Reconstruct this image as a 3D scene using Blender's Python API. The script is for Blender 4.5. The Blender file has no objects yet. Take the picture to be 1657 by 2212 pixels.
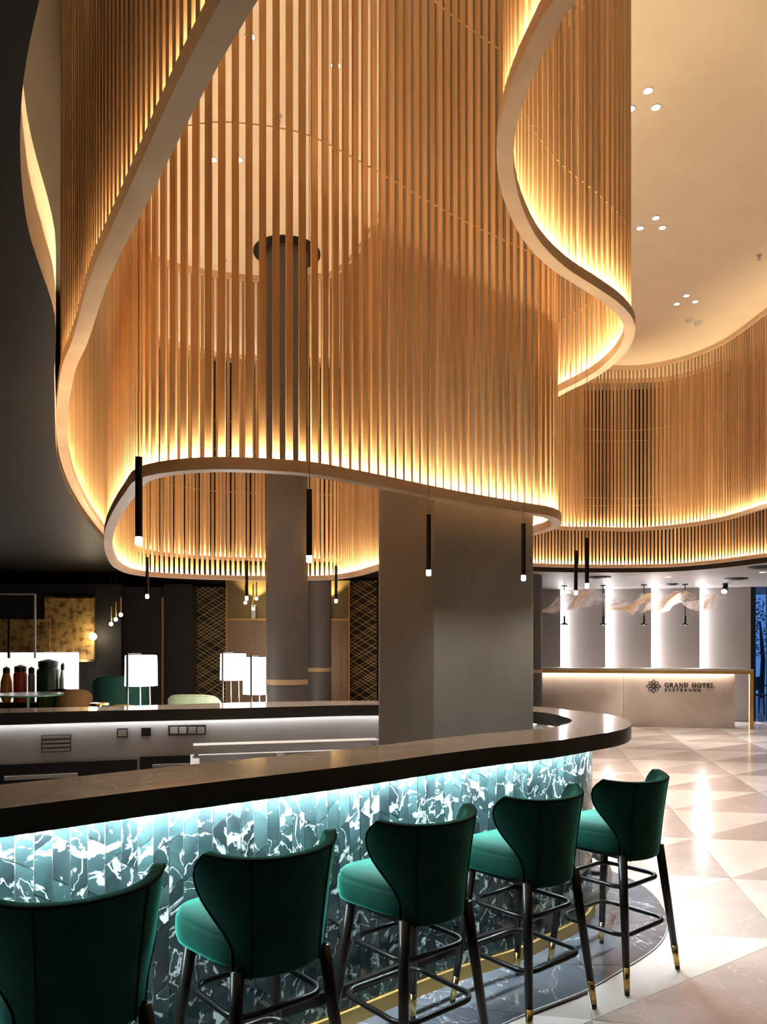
import bpy, bmesh, math, random
from mathutils import Vector, Matrix
random.seed(7)
PI = math.pi
S = bpy.context.scene
C = S.collection

# ------------------------------------------------------------------ camera
F, CX, HY, EYE = 1660.0, 828.5, 1393.0, 1.65          # focal length and horizon in the 1657 x 2212 frame
cd = bpy.data.cameras.new('camera')
cd.sensor_fit = 'HORIZONTAL'; cd.sensor_width = 36.0; cd.lens = 36.0 * F / 1657.0
cd.shift_y = (HY - 1106.0) / 1657.0
cd.clip_start = 0.05; cd.clip_end = 200
cam = bpy.data.objects.new('camera', cd); C.objects.link(cam)
cam.location = (0, 0, EYE); cam.rotation_euler = (PI / 2, 0, 0)
S.camera = cam

# ------------------------------------------------------------------ world, exposure
w = bpy.data.worlds.new('dusk'); S.world = w; w.use_nodes = True
w.node_tree.nodes['Background'].inputs[0].default_value = (0.10, 0.24, 0.62, 1)
w.node_tree.nodes['Background'].inputs[1].default_value = 0.55
S.view_settings.view_transform = 'Standard'; S.view_settings.look = 'None'
S.view_settings.gamma = 1.0; S.view_settings.use_curve_mapping = False
S.view_settings.exposure = 0.9
try:
    S.cycles.use_denoising = True
    S.cycles.max_bounces = 6; S.cycles.diffuse_bounces = 4; S.cycles.glossy_bounces = 3
    S.cycles.use_adaptive_sampling = True; S.cycles.adaptive_threshold = 0.05
    S.cycles.transparent_max_bounces = 12
    S.cycles.sample_clamp_indirect = 8.0
except Exception:
    pass
LED_WARM = 470.0       # wooden screens
LED_BAR = 420.0        # under the bar top
LED_DESK = 16.0        # reception
SPOT_W = 190.0         # recessed downlights

# ------------------------------------------------------------------ pixel helpers
def G(px, py, z=0.0):
    Y = (EYE - z) * F / (py - HY)
    return ((px - CX) / F * Y, Y)
def at(px, py, Y):
    return Vector(((px - CX) / F * Y, Y, EYE - (py - HY) / F * Y))
def XX(px, Y): return (px - CX) / F * Y
def ZZ(py, Y): return EYE - (py - HY) / F * Y

# ------------------------------------------------------------------ materials
def newmat(name):
    m = bpy.data.materials.new(name); m.use_nodes = True
    nt = m.node_tree
    return m, nt, nt.nodes['Principled BSDF']
def nd(nt, t, **kw):
    n = nt.nodes.new(t)
    for k, v in kw.items(): setattr(n, k, v)
    return n
def plain(name, col, rough=0.5, metal=0.0, spec=0.5, bump=0.0, bscale=40, var=0.0, vscale=3.0, sheen=0.0):
    m, nt, b = newmat(name)
    b.inputs['Base Color'].default_value = (*col, 1); b.inputs['Roughness'].default_value = rough
    b.inputs['Metallic'].default_value = metal; b.inputs['Specular IOR Level'].default_value = spec
    tc = nd(nt, 'ShaderNodeTexCoord')
    if var > 0:
        n = nd(nt, 'ShaderNodeTexNoise'); n.inputs['Scale'].default_value = vscale; n.inputs['Detail'].default_value = 5
        nt.links.new(tc.outputs['Object'], n.inputs['Vector'])
        r = nd(nt, 'ShaderNodeValToRGB')
        r.color_ramp.elements[0].position = 0.3; r.color_ramp.elements[1].position = 0.7
        r.color_ramp.elements[0].color = (*[c * (1 - var) for c in col], 1)
        r.color_ramp.elements[1].color = (*[min(1, c * (1 + var)) for c in col], 1)
        nt.links.new(n.outputs['Fac'], r.inputs['Fac']); nt.links.new(r.outputs['Color'], b.inputs['Base Color'])
    if bump > 0:
        n2 = nd(nt, 'ShaderNodeTexNoise'); n2.inputs['Scale'].default_value = bscale; n2.inputs['Detail'].default_value = 4
        nt.links.new(tc.outputs['Object'], n2.inputs['Vector'])
        bp = nd(nt, 'ShaderNodeBump'); bp.inputs['Strength'].default_value = bump; bp.inputs['Distance'].default_value = 0.01
        nt.links.new(n2.outputs['Fac'], bp.inputs['Height']); nt.links.new(bp.outputs['Normal'], b.inputs['Normal'])
    if sheen > 0:
        b.inputs['Sheen Weight'].default_value = sheen; b.inputs['Sheen Roughness'].default_value = 0.3
        b.inputs['Sheen Tint'].default_value = (*[min(1, c * 3 + 0.08) for c in col], 1)
    return m
def emit(name, col, strength):
    m, nt, b = newmat(name)
    b.inputs['Base Color'].default_value = (*col, 1)
    b.inputs['Emission Color'].default_value = (*col, 1); b.inputs['Emission Strength'].default_value = strength
    return m
def wood(name, a, c, scale=(30, 30, 1.2), rough=0.45, objvar=0.25):
    m, nt, b = newmat(name)
    tc = nd(nt, 'ShaderNodeTexCoord'); oi = nd(nt, 'ShaderNodeObjectInfo')
    add = nd(nt, 'ShaderNodeVectorMath', operation='ADD')
    ml = nd(nt, 'ShaderNodeMath', operation='MULTIPLY'); ml.inputs[1].default_value = 57.0
    nt.links.new(oi.outputs['Random'], ml.inputs[0])
    nt.links.new(tc.outputs['Object'], add.inputs[0]); nt.links.new(ml.outputs[0], add.inputs[1])
    mp = nd(nt, 'ShaderNodeMapping'); mp.inputs['Scale'].default_value = scale
    nt.links.new(add.outputs[0], mp.inputs['Vector'])
    n = nd(nt, 'ShaderNodeTexNoise'); n.inputs['Scale'].default_value = 1.0; n.inputs['Detail'].default_value = 6
    n.inputs['Roughness'].default_value = 0.6
    nt.links.new(mp.outputs[0], n.inputs['Vector'])
    r = nd(nt, 'ShaderNodeValToRGB'); r.color_ramp.elements[0].position = 0.3; r.color_ramp.elements[1].position = 0.72
    r.color_ramp.elements[0].color = (*a, 1); r.color_ramp.elements[1].color = (*c, 1)
    nt.links.new(n.outputs['Fac'], r.inputs['Fac'])
    hs = nd(nt, 'ShaderNodeHueSaturation')
    mr = nd(nt, 'ShaderNodeMapRange'); mr.inputs['To Min'].default_value = 1 - objvar; mr.inputs['To Max'].default_value = 1 + objvar * 0.6
    nt.links.new(oi.outputs['Random'], mr.inputs['Value']); nt.links.new(mr.outputs[0], hs.inputs['Value'])
    nt.links.new(r.outputs['Color'], hs.inputs['Color']); nt.links.new(hs.outputs['Color'], b.inputs['Base Color'])
    b.inputs['Roughness'].default_value = rough
    return m
def marble(name, base, base2, vein, scale=3.0, vw=0.03, rough=0.15, blot=0.0, objvar=0.0, vein_amt=1.0):
    m, nt, b = newmat(name)
    tc = nd(nt, 'ShaderNodeTexCoord'); oi = nd(nt, 'ShaderNodeObjectInfo')
    ml = nd(nt, 'ShaderNodeMath', operation='MULTIPLY'); ml.inputs[1].default_value = 91.0 if objvar > 0 else 0.0
    nt.links.new(oi.outputs['Random'], ml.inputs[0])
    add = nd(nt, 'ShaderNodeVectorMath', operation='ADD')
    nt.links.new(tc.outputs['Object'], add.inputs[0]); nt.links.new(ml.outputs[0], add.inputs[1])
    n1 = nd(nt, 'ShaderNodeTexNoise'); n1.inputs['Scale'].default_value = scale; n1.inputs['Detail'].default_value = 7; n1.inputs['Distortion'].default_value = 1.2
    nt.links.new(add.outputs[0], n1.inputs['Vector'])
    r1 = nd(nt, 'ShaderNodeValToRGB'); r1.color_ramp.elements[0].position = 0.35; r1.color_ramp.elements[1].position = 0.65
    r1.color_ramp.elements[0].color = (*base, 1); r1.color_ramp.elements[1].color = (*base2, 1)
    nt.links.new(n1.outputs['Fac'], r1.inputs['Fac'])
    n2 = nd(nt, 'ShaderNodeTexNoise'); n2.inputs['Scale'].default_value = scale * 0.8; n2.inputs['Detail'].default_value = 5; n2.inputs['Distortion'].default_value = 2.2
    nt.links.new(add.outputs[0], n2.inputs['Vector'])
    sb = nd(nt, 'ShaderNodeMath', operation='SUBTRACT'); sb.inputs[1].default_value = 0.5
    ab = nd(nt, 'ShaderNodeMath', operation='ABSOLUTE')
    nt.links.new(n2.outputs['Fac'], sb.inputs[0]); nt.links.new(sb.outputs[0], ab.inputs[0])
    r2 = nd(nt, 'ShaderNodeValToRGB')
    r2.color_ramp.elements[0].position = 0.0; r2.color_ramp.elements[1].position = vw
    v = vein_amt
    r2.color_ramp.elements[0].color = (v, v, v, 1); r2.color_ramp.elements[1].color = (0, 0, 0, 1)
    nt.links.new(ab.outputs[0], r2.inputs['Fac'])
    fac = r2.outputs['Color']
    if blot > 0:
        n3 = nd(nt, 'ShaderNodeTexNoise'); n3.inputs['Scale'].default_value = scale * 1.7; n3.inputs['Detail'].default_value = 6; n3.inputs['Distortion'].default_value = 2.0
        nt.links.new(add.outputs[0], n3.inputs['Vector'])
        r3 = nd(nt, 'ShaderNodeValToRGB'); r3.color_ramp.elements[0].position = 0.60 - blot * 0.1; r3.color_ramp.elements[1].position = 0.66 - blot * 0.1
        nt.links.new(n3.outputs['Fac'], r3.inputs['Fac'])
        mx = nd(nt, 'ShaderNodeMath', operation='MAXIMUM')
        nt.links.new(r2.outputs['Color'], mx.inputs[0]); nt.links.new(r3.outputs['Color'], mx.inputs[1])
        fac = mx.outputs[0]
    mix = nd(nt, 'ShaderNodeMix', data_type='RGBA')
    nt.links.new(fac, mix.inputs['Factor']); nt.links.new(r1.outputs['Color'], mix.inputs['A'])
    mix.inputs['B'].default_value = (*vein, 1)
    out = mix.outputs['Result']
    if objvar > 0:
        hs = nd(nt, 'ShaderNodeHueSaturation'); mr = nd(nt, 'ShaderNodeMapRange')
        mr.inputs['To Min'].default_value = 1 - objvar; mr.inputs['To Max'].default_value = 1 + objvar
        nt.links.new(oi.outputs['Random'], mr.inputs['Value']); nt.links.new(mr.outputs[0], hs.inputs['Value'])
        nt.links.new(out, hs.inputs['Color']); out = hs.outputs['Color']
    nt.links.new(out, b.inputs['Base Color'])
    b.inputs['Roughness'].default_value = rough
    return m

M = {}
M['slat'] = wood('oak slat', (0.47, 0.275, 0.125), (0.67, 0.43, 0.23))
M['rim'] = wood('pale oak rail', (0.66, 0.47, 0.31), (0.80, 0.62, 0.44), scale=(4, 4, 14), objvar=0.05)
M['rod'] = plain('brass rod', (0.75, 0.55, 0.30), 0.35, 0.6)
M['led'] = emit('warm led strip', (1.0, 0.77, 0.46), LED_WARM)
M['led_bar'] = emit('cool led strip', (0.78, 0.95, 1.0), LED_BAR)
M['led_desk'] = emit('white led strip', (1.0, 0.95, 0.96), LED_DESK)
M['velvet'] = plain('emerald velvet', (0.0014, 0.024, 0.016), 0.8, 0, 0.1, 0.15, 220, 0.3, 9, sheen=0.75)
M['velvet'].node_tree.nodes['Principled BSDF'].inputs['Sheen Tint'].default_value = (0.12, 0.95, 0.74, 1)
M['piping'] = plain('dark green piping', (0.0006, 0.006, 0.004), 0.8, 0, 0.1)
M['ebony'] = plain('black lacquered wood', (0.010, 0.008, 0.007), 0.30, 0, 0.28)
M['black'] = plain('matt black metal', (0.010, 0.010, 0.011), 0.45, 0.2)
M['brass'] = plain('polished brass', (0.78, 0.56, 0.22), 0.22, 1.0)
M['brass_satin'] = plain('satin brass', (0.62, 0.40, 0.13), 0.42, 0.75, var=0.1)
M['stonetop'] = marble('taupe stone top', (0.24, 0.195, 0.16), (0.31, 0.255, 0.215), (0.5, 0.43, 0.37), 2.2, 0.006, 0.09, vein_amt=0.5)
M['stoneedge'] = plain('dark stone edge', (0.028, 0.025, 0.022), 0.28, var=0.2)
M['greenm'] = marble('green marble', (0.020, 0.030, 0.034), (0.045, 0.085, 0.088), (0.66, 0.78, 0.76), 3.6, 0.012, 0.14, blot=0.15, objvar=0.4)
M['grout'] = plain('pale grout', (0.62, 0.66, 0.66), 0.8)
M['floorA'] = marble('cream marble', (0.66, 0.60, 0.55), (0.74, 0.69, 0.65), (0.80, 0.77, 0.74), 1.6, 0.01, 0.16, objvar=0.06, vein_amt=0.4)
M['floorB'] = marble('rose marble', (0.47, 0.375, 0.345), (0.54, 0.445, 0.41), (0.72, 0.66, 0.62), 1.6, 0.006, 0.16, objvar=0.10, vein_amt=0.5)
M['floorbase'] = plain('floor joint', (0.42, 0.36, 0.32), 0.5, var=0.1)
M['greym'] = marble('grey marble slab', (0.060, 0.063, 0.075), (0.10, 0.105, 0.12), (0.40, 0.41, 0.45), 1.6, 0.0035, 0.14, objvar=0.08)
M['ceil'] = plain('cream ceiling paint', (0.82, 0.72, 0.56), 0.85, var=0.03)
M['lowceil'] = plain('grey ceiling paint', (0.30, 0.28, 0.27), 0.55, var=0.05)
M['darkceil'] = plain('dark bronze ceiling', (0.020, 0.018, 0.016), 0.42, 0.0, 0.22, var=0.2, vscale=1.0)
M['darkwall'] = plain('near black wall', (0.014, 0.0125, 0.012), 0.7, 0, 0.3, var=0.1)
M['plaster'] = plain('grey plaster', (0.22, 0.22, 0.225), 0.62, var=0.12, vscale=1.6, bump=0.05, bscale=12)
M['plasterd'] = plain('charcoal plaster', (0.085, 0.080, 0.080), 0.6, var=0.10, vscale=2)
M['band'] = plain('tan band', (0.42, 0.30, 0.17), 0.6)
M['panelgrey'] = plain('warm grey wall panel', (0.33, 0.30, 0.28), 0.6, var=0.05, vscale=2)
M['desk'] = marble('beige desk stone', (0.62, 0.55, 0.48), (0.70, 0.63, 0.56), (0.76, 0.70, 0.64), 1.2, 0.01, 0.35, vein_amt=0.3)
M['bronze'] = plain('bronze lettering', (0.02, 0.014, 0.012), 0.4, 0.3)
M['steel'] = plain('brushed steel', (0.46, 0.46, 0.47), 0.45, 0.1, var=0.1, vscale=2)
M['steeldark'] = plain('dark steel', (0.06, 0.06, 0.06), 0.4, 0.5)
M['white'] = plain('white plastic', (0.75, 0.75, 0.76), 0.4)
M['glass'] = plain('clear glass', (0.8, 0.9, 0.95), 0.02)
M['glass'].node_tree.nodes['Principled BSDF'].inputs['Transmission Weight'].default_value = 1.0
M['bulb'] = emit('glowing frosted bulb', (1.0, 0.86, 0.62), 22.0)
M['bulb_small'] = emit('glowing small bulb', (1.0, 0.82, 0.55), 9.0)
M['shade'] = emit('lit white lampshade', (1.0, 0.96, 0.98), 1.6)
M['disc'] = emit('lit downlight lens', (1.0, 0.97, 0.98), 6.0)

for k in ('bulb', 'bulb_small', 'disc'):
    try: M[k].cycles.emission_sampling = 'NONE'      # each of these lenses has its own lamp beside it or is too small to matter
    except Exception: pass
# ------------------------------------------------------------------ object helpers
def link(o, parent=None):
    C.objects.link(o)
    if parent is not None: o.parent = parent
    return o
def tag(o, label=None, cat=None, group=None, kind=None):
    if label: o['label'] = label
    if cat: o['category'] = cat
    if group: o['group'] = group
    if kind: o['kind'] = kind
    return o
def thing(name, label, cat, loc=(0, 0, 0), rz=0.0, group=None):
    o = bpy.data.objects.new(name, None); C.objects.link(o)
    o.location = loc; o.rotation_euler = (0, 0, rz); o.empty_display_size = 0.1
    return tag(o, label, cat, group)
def mesh(name, verts, faces, mats, smooth=False, mi=None):
    me = bpy.data.meshes.new(name)
    me.from_pydata([tuple(v) for v in verts], [], faces)
    if not isinstance(mats, (list, tuple)): mats = [mats]
    for m in mats: me.materials.append(m)
    if smooth: me.polygons.foreach_set('use_smooth', [True] * len(me.polygons))
    if mi: me.polygons.foreach_set('material_index', mi)
    me.update()
    return me
def obj(name, me, parent=None, loc=(0, 0, 0), rz=0.0):
    o = bpy.data.objects.new(name, me); o.location = loc; o.rotation_euler = (0, 0, rz)
    return link(o, parent)
class MB:
    """collects verts / faces of one mesh"""
    def __init__(s): s.v = []; s.f = []; s.mi = []; s.cur = 0
    def add(s, v, f):
        n = len(s.v); s.v += [tuple(p) for p in v]; s.f += [tuple(i + n for i in q) for q in f]; s.mi += [s.cur] * len(f); return s
    def box(s, x0, x1, y0, y1, z0, z1):
        return s.add([(x0, y0, z0), (x1, y0, z0), (x1, y1, z0), (x0, y1, z0), (x0, y0, z1), (x1, y0, z1), (x1, y1, z1), (x0, y1, z1)],
                     [(0, 3, 2, 1), (4, 5, 6, 7), (0, 1, 5, 4), (1, 2, 6, 5), (2, 3, 7, 6), (3, 0, 4, 7)])
    def bar(s, a, b, wx, wz):
        """rectangular bar between two points in the local xz plane direction; width wx in y, wz across"""
        a = Vector(a); b = Vector(b); d = (b - a).normalized()
        up = Vector((0, 1, 0)); si = d.cross(up).normalized() * wz / 2; up = up * wx / 2
        v = [a - si - up, a + si - up, a + si + up, a - si + up, b - si - up, b + si - up, b + si + up, b - si + up]
        return s.add(v, [(0, 3, 2, 1), (4, 5, 6, 7), (0, 1, 5, 4), (1, 2, 6, 5), (2, 3, 7, 6), (3, 0, 4, 7)])
    def lathe(s, prof, n=24, c=(0, 0), cap=True):
        v = []; f = []
        for r, z in prof:
            for i in range(n):
                a = 2 * PI * i / n; v.append((c[0] + r * math.cos(a), c[1] + r * math.sin(a), z))
        for k in range(len(prof) - 1):
            for i in range(n):
                j = (i + 1) % n; f.append((k * n + i, k * n + j, (k + 1) * n + j, (k + 1) * n + i))
        if cap:
            f.append(tuple(range(n - 1, -1, -1))); f.append(tuple((len(prof) - 1) * n + i for i in range(n)))
        return s.add(v, f)
    def tube(s, pts, rad, n=10, closed=False):
        pts = [Vector(p) for p in pts]; m = len(pts); v = []; f = []
        for k, p in enumerate(pts):
            a = pts[(k - 1) % m] if (closed or k > 0) else p; b = pts[(k + 1) % m] if (closed or k < m - 1) else p
            d = (b - a).normalized()
            up = Vector((0, 0, 1)) if abs(d.z) < 0.95 else Vector((1, 0, 0))
            x = d.cross(up).normalized(); y = x.cross(d).normalized()
            r = rad[k] if isinstance(rad, (list, tuple)) else rad
            for i in range(n):
                t = 2 * PI * i / n; v.append(p + x * math.cos(t) * r + y * math.sin(t) * r)
        for k in range(m if closed else m - 1):
            k2 = (k + 1) % m
            for i in range(n):
                j = (i + 1) % n; f.append((k * n + i, k * n + j, k2 * n + j, k2 * n + i))
        if not closed:
            f.append(tuple(range(n - 1, -1, -1))); f.append(tuple((m - 1) * n + i for i in range(n)))
        return s.add(v, f)
    def build(s, name, mat, parent=None, loc=(0, 0, 0), rz=0.0, smooth=False):
        return obj(name, mesh(name, s.v, s.f, mat, smooth, s.mi if isinstance(mat, (list, tuple)) else None), parent, loc, rz)
def smooth_sharp(o, ang=40):
    me = o.data
    me.polygons.foreach_set('use_smooth', [True] * len(me.polygons))
    try: me.set_sharp_from_angle(angle=math.radians(ang))
    except Exception: pass
    return o
def bevel(o, wdt=0.004, seg=2):
    bm = bmesh.new(); bm.from_mesh(o.data)
    bmesh.ops.bevel(bm, geom=[e for e in bm.edges if len(e.link_faces) == 2 and e.calc_face_angle(0) > 0.6], offset=wdt, segments=seg, affect='EDGES', profile=0.5)
    bm.to_mesh(o.data); bm.free()
    return smooth_sharp(o, 50)

# ------------------------------------------------------------------ plan curves
def catmull(pts, closed=False, sub=12):
    n = len(pts); out = []
    for i in range(n if closed else n - 1):
        g = lambda k: Vector(pts[k % n]) if closed else Vector(pts[max(0, min(n - 1, k))])
        p0, p1, p2, p3 = g(i - 1), g(i), g(i + 1), g(i + 2)
        t0 = 0.0; t1 = t0 + max(1e-4, (p1 - p0).length) ** 0.5; t2 = t1 + max(1e-4, (p2 - p1).length) ** 0.5; t3 = t2 + max(1e-4, (p3 - p2).length) ** 0.5
        for k in range(sub):
            t = t1 + (t2 - t1) * k / sub
            a1 = p0 * ((t1 - t) / (t1 - t0)) + p1 * ((t - t0) / (t1 - t0)); a2 = p1 * ((t2 - t) / (t2 - t1)) + p2 * ((t - t1) / (t2 - t1)); a3 = p2 * ((t3 - t) / (t3 - t2)) + p3 * ((t - t2) / (t3 - t2))
            b1 = a1 * ((t2 - t) / (t2 - t0)) + a2 * ((t - t0) / (t2 - t0)); b2 = a2 * ((t3 - t) / (t3 - t1)) + a3 * ((t - t1) / (t3 - t1))
            out.append(b1 * ((t2 - t) / (t2 - t1)) + b2 * ((t - t1) / (t2 - t1)))
    if not closed: out.append(Vector(pts[-1]))
    return out
def smoothp(p, closed, it=3):
    for _ in range(it):
        q = []
        n = len(p)
        for i in range(n):
            if not closed and i in (0, n - 1): q.append(p[i]); continue
            q.append(p[(i - 1) % n] * 0.25 + p[i] * 0.5 + p[(i + 1) % n] * 0.25)
        p = q
    return p
def resample(p, step, closed=False):
    q = p + [p[0]] if closed else p
    cum = [0.0]
    for a, b in zip(q, q[1:]): cum.append(cum[-1] + (b - a).length)
    n = max(2, round(cum[-1] / step)); out = []; j = 0
    for i in range(n if closed else n + 1):
        s = cum[-1] * i / n
        while j < len(cum) - 2 and cum[j + 1] < s: j += 1
        L = max(1e-9, cum[j + 1] - cum[j]); out.append(q[j].lerp(q[j + 1], (s - cum[j]) / L))
    return out
def tangents(p, closed=False):
    n = len(p); out = []
    for i in range(n):
        a = p[(i - 1) % n] if (closed or i > 0) else p[i]; b = p[(i + 1) % n] if (closed or i < n - 1) else p[i]
        out.append((b - a).normalized())
    return out
def offset(p, d, closed=False):
    return [q + Vector((-t.y, t.x)) * d for q, t in zip(p, tangents(p, closed))]
def sweep(name, p, prof, mat, parent=None, closed=False, loc=(0, 0, 0), smooth=True, ang=40):
    """prof: closed list of (offset to the left of the path, z)"""
    k = len(prof); v = []; f = []
    tg = tangents(p, closed)
    for q, t in zip(p, tg):
        for o, z in prof: v.append((q.x - t.y * o, q.y + t.x * o, z))
    n = len(p)
    for i in range(n if closed else n - 1):
        j = (i + 1) % n
        for a in range(k):
            b = (a + 1) % k; f.append((i * k + a, j * k + a, j * k + b, i * k + b))
    if not closed:
        f.append(tuple(range(k))); f.append(tuple((n - 1) * k + a for a in range(k - 1, -1, -1)))
    o = obj(name, mesh(name, v, f, mat), parent, loc)
    bm = bmesh.new(); bm.from_mesh(o.data); bmesh.ops.recalc_face_normals(bm, faces=bm.faces); bm.to_mesh(o.data); bm.free()
    if smooth: smooth_sharp(o, ang)
    return o
def ribbon(name, p, o0, o1, z, mat, parent=None, closed=False, loc=(0, 0, 0), down=False):
    v = []; f = []; n = len(p)
    for q, t in zip(p, tangents(p, closed)):
        v += [(q.x - t.y * o0, q.y + t.x * o0, z), (q.x - t.y * o1, q.y + t.x * o1, z)]
    for i in range(n if closed else n - 1):
        j = (i + 1) % n; f.append((i * 2, j * 2, j * 2 + 1, i * 2 + 1) if not down else (i * 2, i * 2 + 1, j * 2 + 1, j * 2))
    return obj(name, mesh(name, v, f, mat), parent, loc)
def rect(o0, o1, z0, z1): return [(o0, z0), (o1, z0), (o1, z1), (o0, z1)]

Z_CEIL, Z_LOW = 6.17, 2.90

# ================================================================== SETTING
def struct(o, label): return tag(o, label, None, None, 'structure')
# base floor
mb = MB(); mb.box(-10, 10, -4, 26, -0.06, -0.012)
floor = struct(mb.build('floor', M['floorbase']), 'pale marble lobby floor laid with triangular tiles')
ZL, ZA, ZB = 2.44, 2.96, 3.495                              # undersides of the three levels of screens
g = lambda pts, z: [G(x, y, z) for x, y in pts]
A_pts = [(1.0, 0.72), (0.4, 0.88), (0.02, 1.15), (-0.15, 1.36)] + g([(517, 0), (432, 150), (357, 300), (285.5, 451), (215, 601), (172, 740), (150, 790), (140, 840), (134, 890), (134, 940), (140, 990), (156, 1041), (182, 1091), (203, 1121), (222, 1146)], ZA) \
    + [(-3.4, 9.6), (-3.48, 10.3)] + g([(305, 1193), (325, 1197), (377, 1203), (453.5, 1209), (572.6, 1212.5)], ZA) + [(-0.8, 12.15), (0.5, 12.3), (1.4, 12.4)]
D_pts = [(1.9, 12.55)] + g([(1162, 1224), (1257, 1226.5), (1368.6, 1226.5), (1448, 1225), (1543.5, 1217), (1657, 1203)], ZA) + [(6.3, 10.5), (7.0, 9.7)]
# edge of the low ceilings: a step outside the lowest-but-one screens, drifting away from them near the viewer
VW = catmull([(0.4, 0.35), (-0.05, 0.72), (-0.42, 1.15)] + [G(85, 0, 2.9), G(45, 240, 2.9), G(58, 480, 2.9), G(118, 680, 2.9), (-1.50, 3.5)], False, 6) \
    + offset(resample(smoothp(catmull([p for p in A_pts if p[1] > 4.2], False, 8), False, 2), 0.25), 0.036) + offset(resample(smoothp(catmull(D_pts, False, 8), False, 2), 0.25), 0.2) + [Vector((8.0, 9.3)), Vector((9.9, 8.8))]
mb = MB(); mb.box(-10, 10, -4, 19.1, Z_CEIL, Z_CEIL + 0.1)
struct(mb.build('ceiling', M['ceil']), 'high cream ceiling above the curved wooden screens')
def ngon(name, pts, z0, z1, mat, side=None, edge_y=99):
    bm = bmesh.new(); vs = [bm.verts.new((p[0], p[1], z0)) for p in pts]; f = bm.faces.new(vs)
    r = bmesh.ops.extrude_face_region(bm, geom=[f])
    for e in r['geom']:
        if isinstance(e, bmesh.types.BMVert): e.co.z = z1
    bmesh.ops.recalc_face_normals(bm, faces=bm.faces)
    for fc in bm.faces: fc.material_index = 1 if (side and abs(fc.normal.z) < 0.5 and fc.calc_center_median().y < edge_y) else 0
    bmesh.ops.triangulate(bm, faces=[f for f in bm.faces if len(f.verts) > 4])
    me = bpy.data.meshes.new(name); bm.to_mesh(me); bm.free(); me.materials.append(mat)
    if side: me.materials.append(side)
    return obj(name, me)
mid = min(range(len(VW)), key=lambda i: (VW[i] - Vector((1.4, 12.55))).length)
right = [tuple(p) for p in VW[mid:]] + [(9.9, 19.0), (VW[mid].x, 19.0)]
left = [tuple(p) for p in VW[:mid + 1]] + [(VW[mid].x, 19.0), (-9.9, 19.0), (-9.9, -3.9), (0.4, -3.9)]
struct(ngon('ceiling_reception', right, Z_LOW, Z_LOW + 0.2, M['lowceil'], M['darkceil']), 'low grey ceiling over the reception desk')
struct(ngon('ceiling_lounge', left, Z_LOW, Z_LOW + 0.32, M['darkceil'], M['ceil'], 5.0), 'low dark glossy ceiling on the left with a pale curved edge')
far = [p for p in VW if p.y > 9.6]
struct(sweep('wall_void', offset(far, 0.35), rect(0.0, 0.12, Z_LOW + 0.1, Z_CEIL), M['darkwall']), 'dark curved upstand behind the wooden screens')
# outer walls
mb = MB(); mb.box(-10, 2.5, 14.6, 14.75, -0.012, Z_LOW); struct(mb.build('wall_back', M['darkwall']), 'near black back wall of the lounge')
mb = MB(); mb.box(-10, 10, 19.0, 19.1, Z_LOW, Z_CEIL); struct(mb.build('wall_back_upper', M['darkwall']), 'dark wall above the low ceilings at the back')
mb = MB(); mb.box(-10.1, -10, -4, 19, -0.012, Z_CEIL); struct(mb.build('wall_left', M['darkwall']), 'dark left wall of the lounge')
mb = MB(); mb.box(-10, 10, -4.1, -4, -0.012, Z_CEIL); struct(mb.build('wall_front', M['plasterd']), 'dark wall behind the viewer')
mb = MB(); mb.box(10, 10.1, -4, 16.0, -0.012, Z_CEIL); struct(mb.build('wall_right', M['plaster']), 'grey right wall of the lobby')

# floor tiles: squares of 1.15 x 1.13 m along the lobby's axis, each cut into a light and a rose triangle
E1 = Vector((0.1861, 0.9825)); E2 = Vector((0.9825, -0.1861)); TO = Vector((2.67, 6.56)); S1, S2 = 1.15, 1.13
def tri_mesh(name, pts, mat):
    c = sum(pts, Vector((0, 0))) / 3
    q = [c + (p - c) * 0.9955 for p in pts]
    v = [(p.x, p.y, -0.012) for p in q] + [(p.x, p.y, 0.0) for p in q]
    f = [(3, 4, 5), (0, 2, 1), (0, 1, 4, 3), (1, 2, 5, 4), (2, 0, 3, 5)]
    return mesh(name, v, f, mat)
Z2 = Vector((0, 0))
mA = tri_mesh('floor_tile_light', [Z2, E2 * S2 + E1 * S1, E1 * S1], M['floorA'])
mB_ = tri_mesh('floor_tile_rose', [Z2, E2 * S2, E2 * S2 + E1 * S1], M['floorB'])
for i in range(-7, 5):
    for j in range(-6, 10):
        p = TO + E2 * S2 * i + E1 * S1 * j; c = p + (E1 * S1 + E2 * S2) / 2
        if c.y < 1.2 or c.y > 16.6 or c.x > 9.2: continue
        u = (c.x - 0.3) / max(0.5, c.y)
        if u < -0.25 and c.y < 6: continue
        if c.x < 0.6 and c.y > 3.6: continue
        obj('floor_tile', mA, floor, (p.x, p.y, 0)); obj('floor_tile', mB_, floor, (p.x, p.y, 0))

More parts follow.
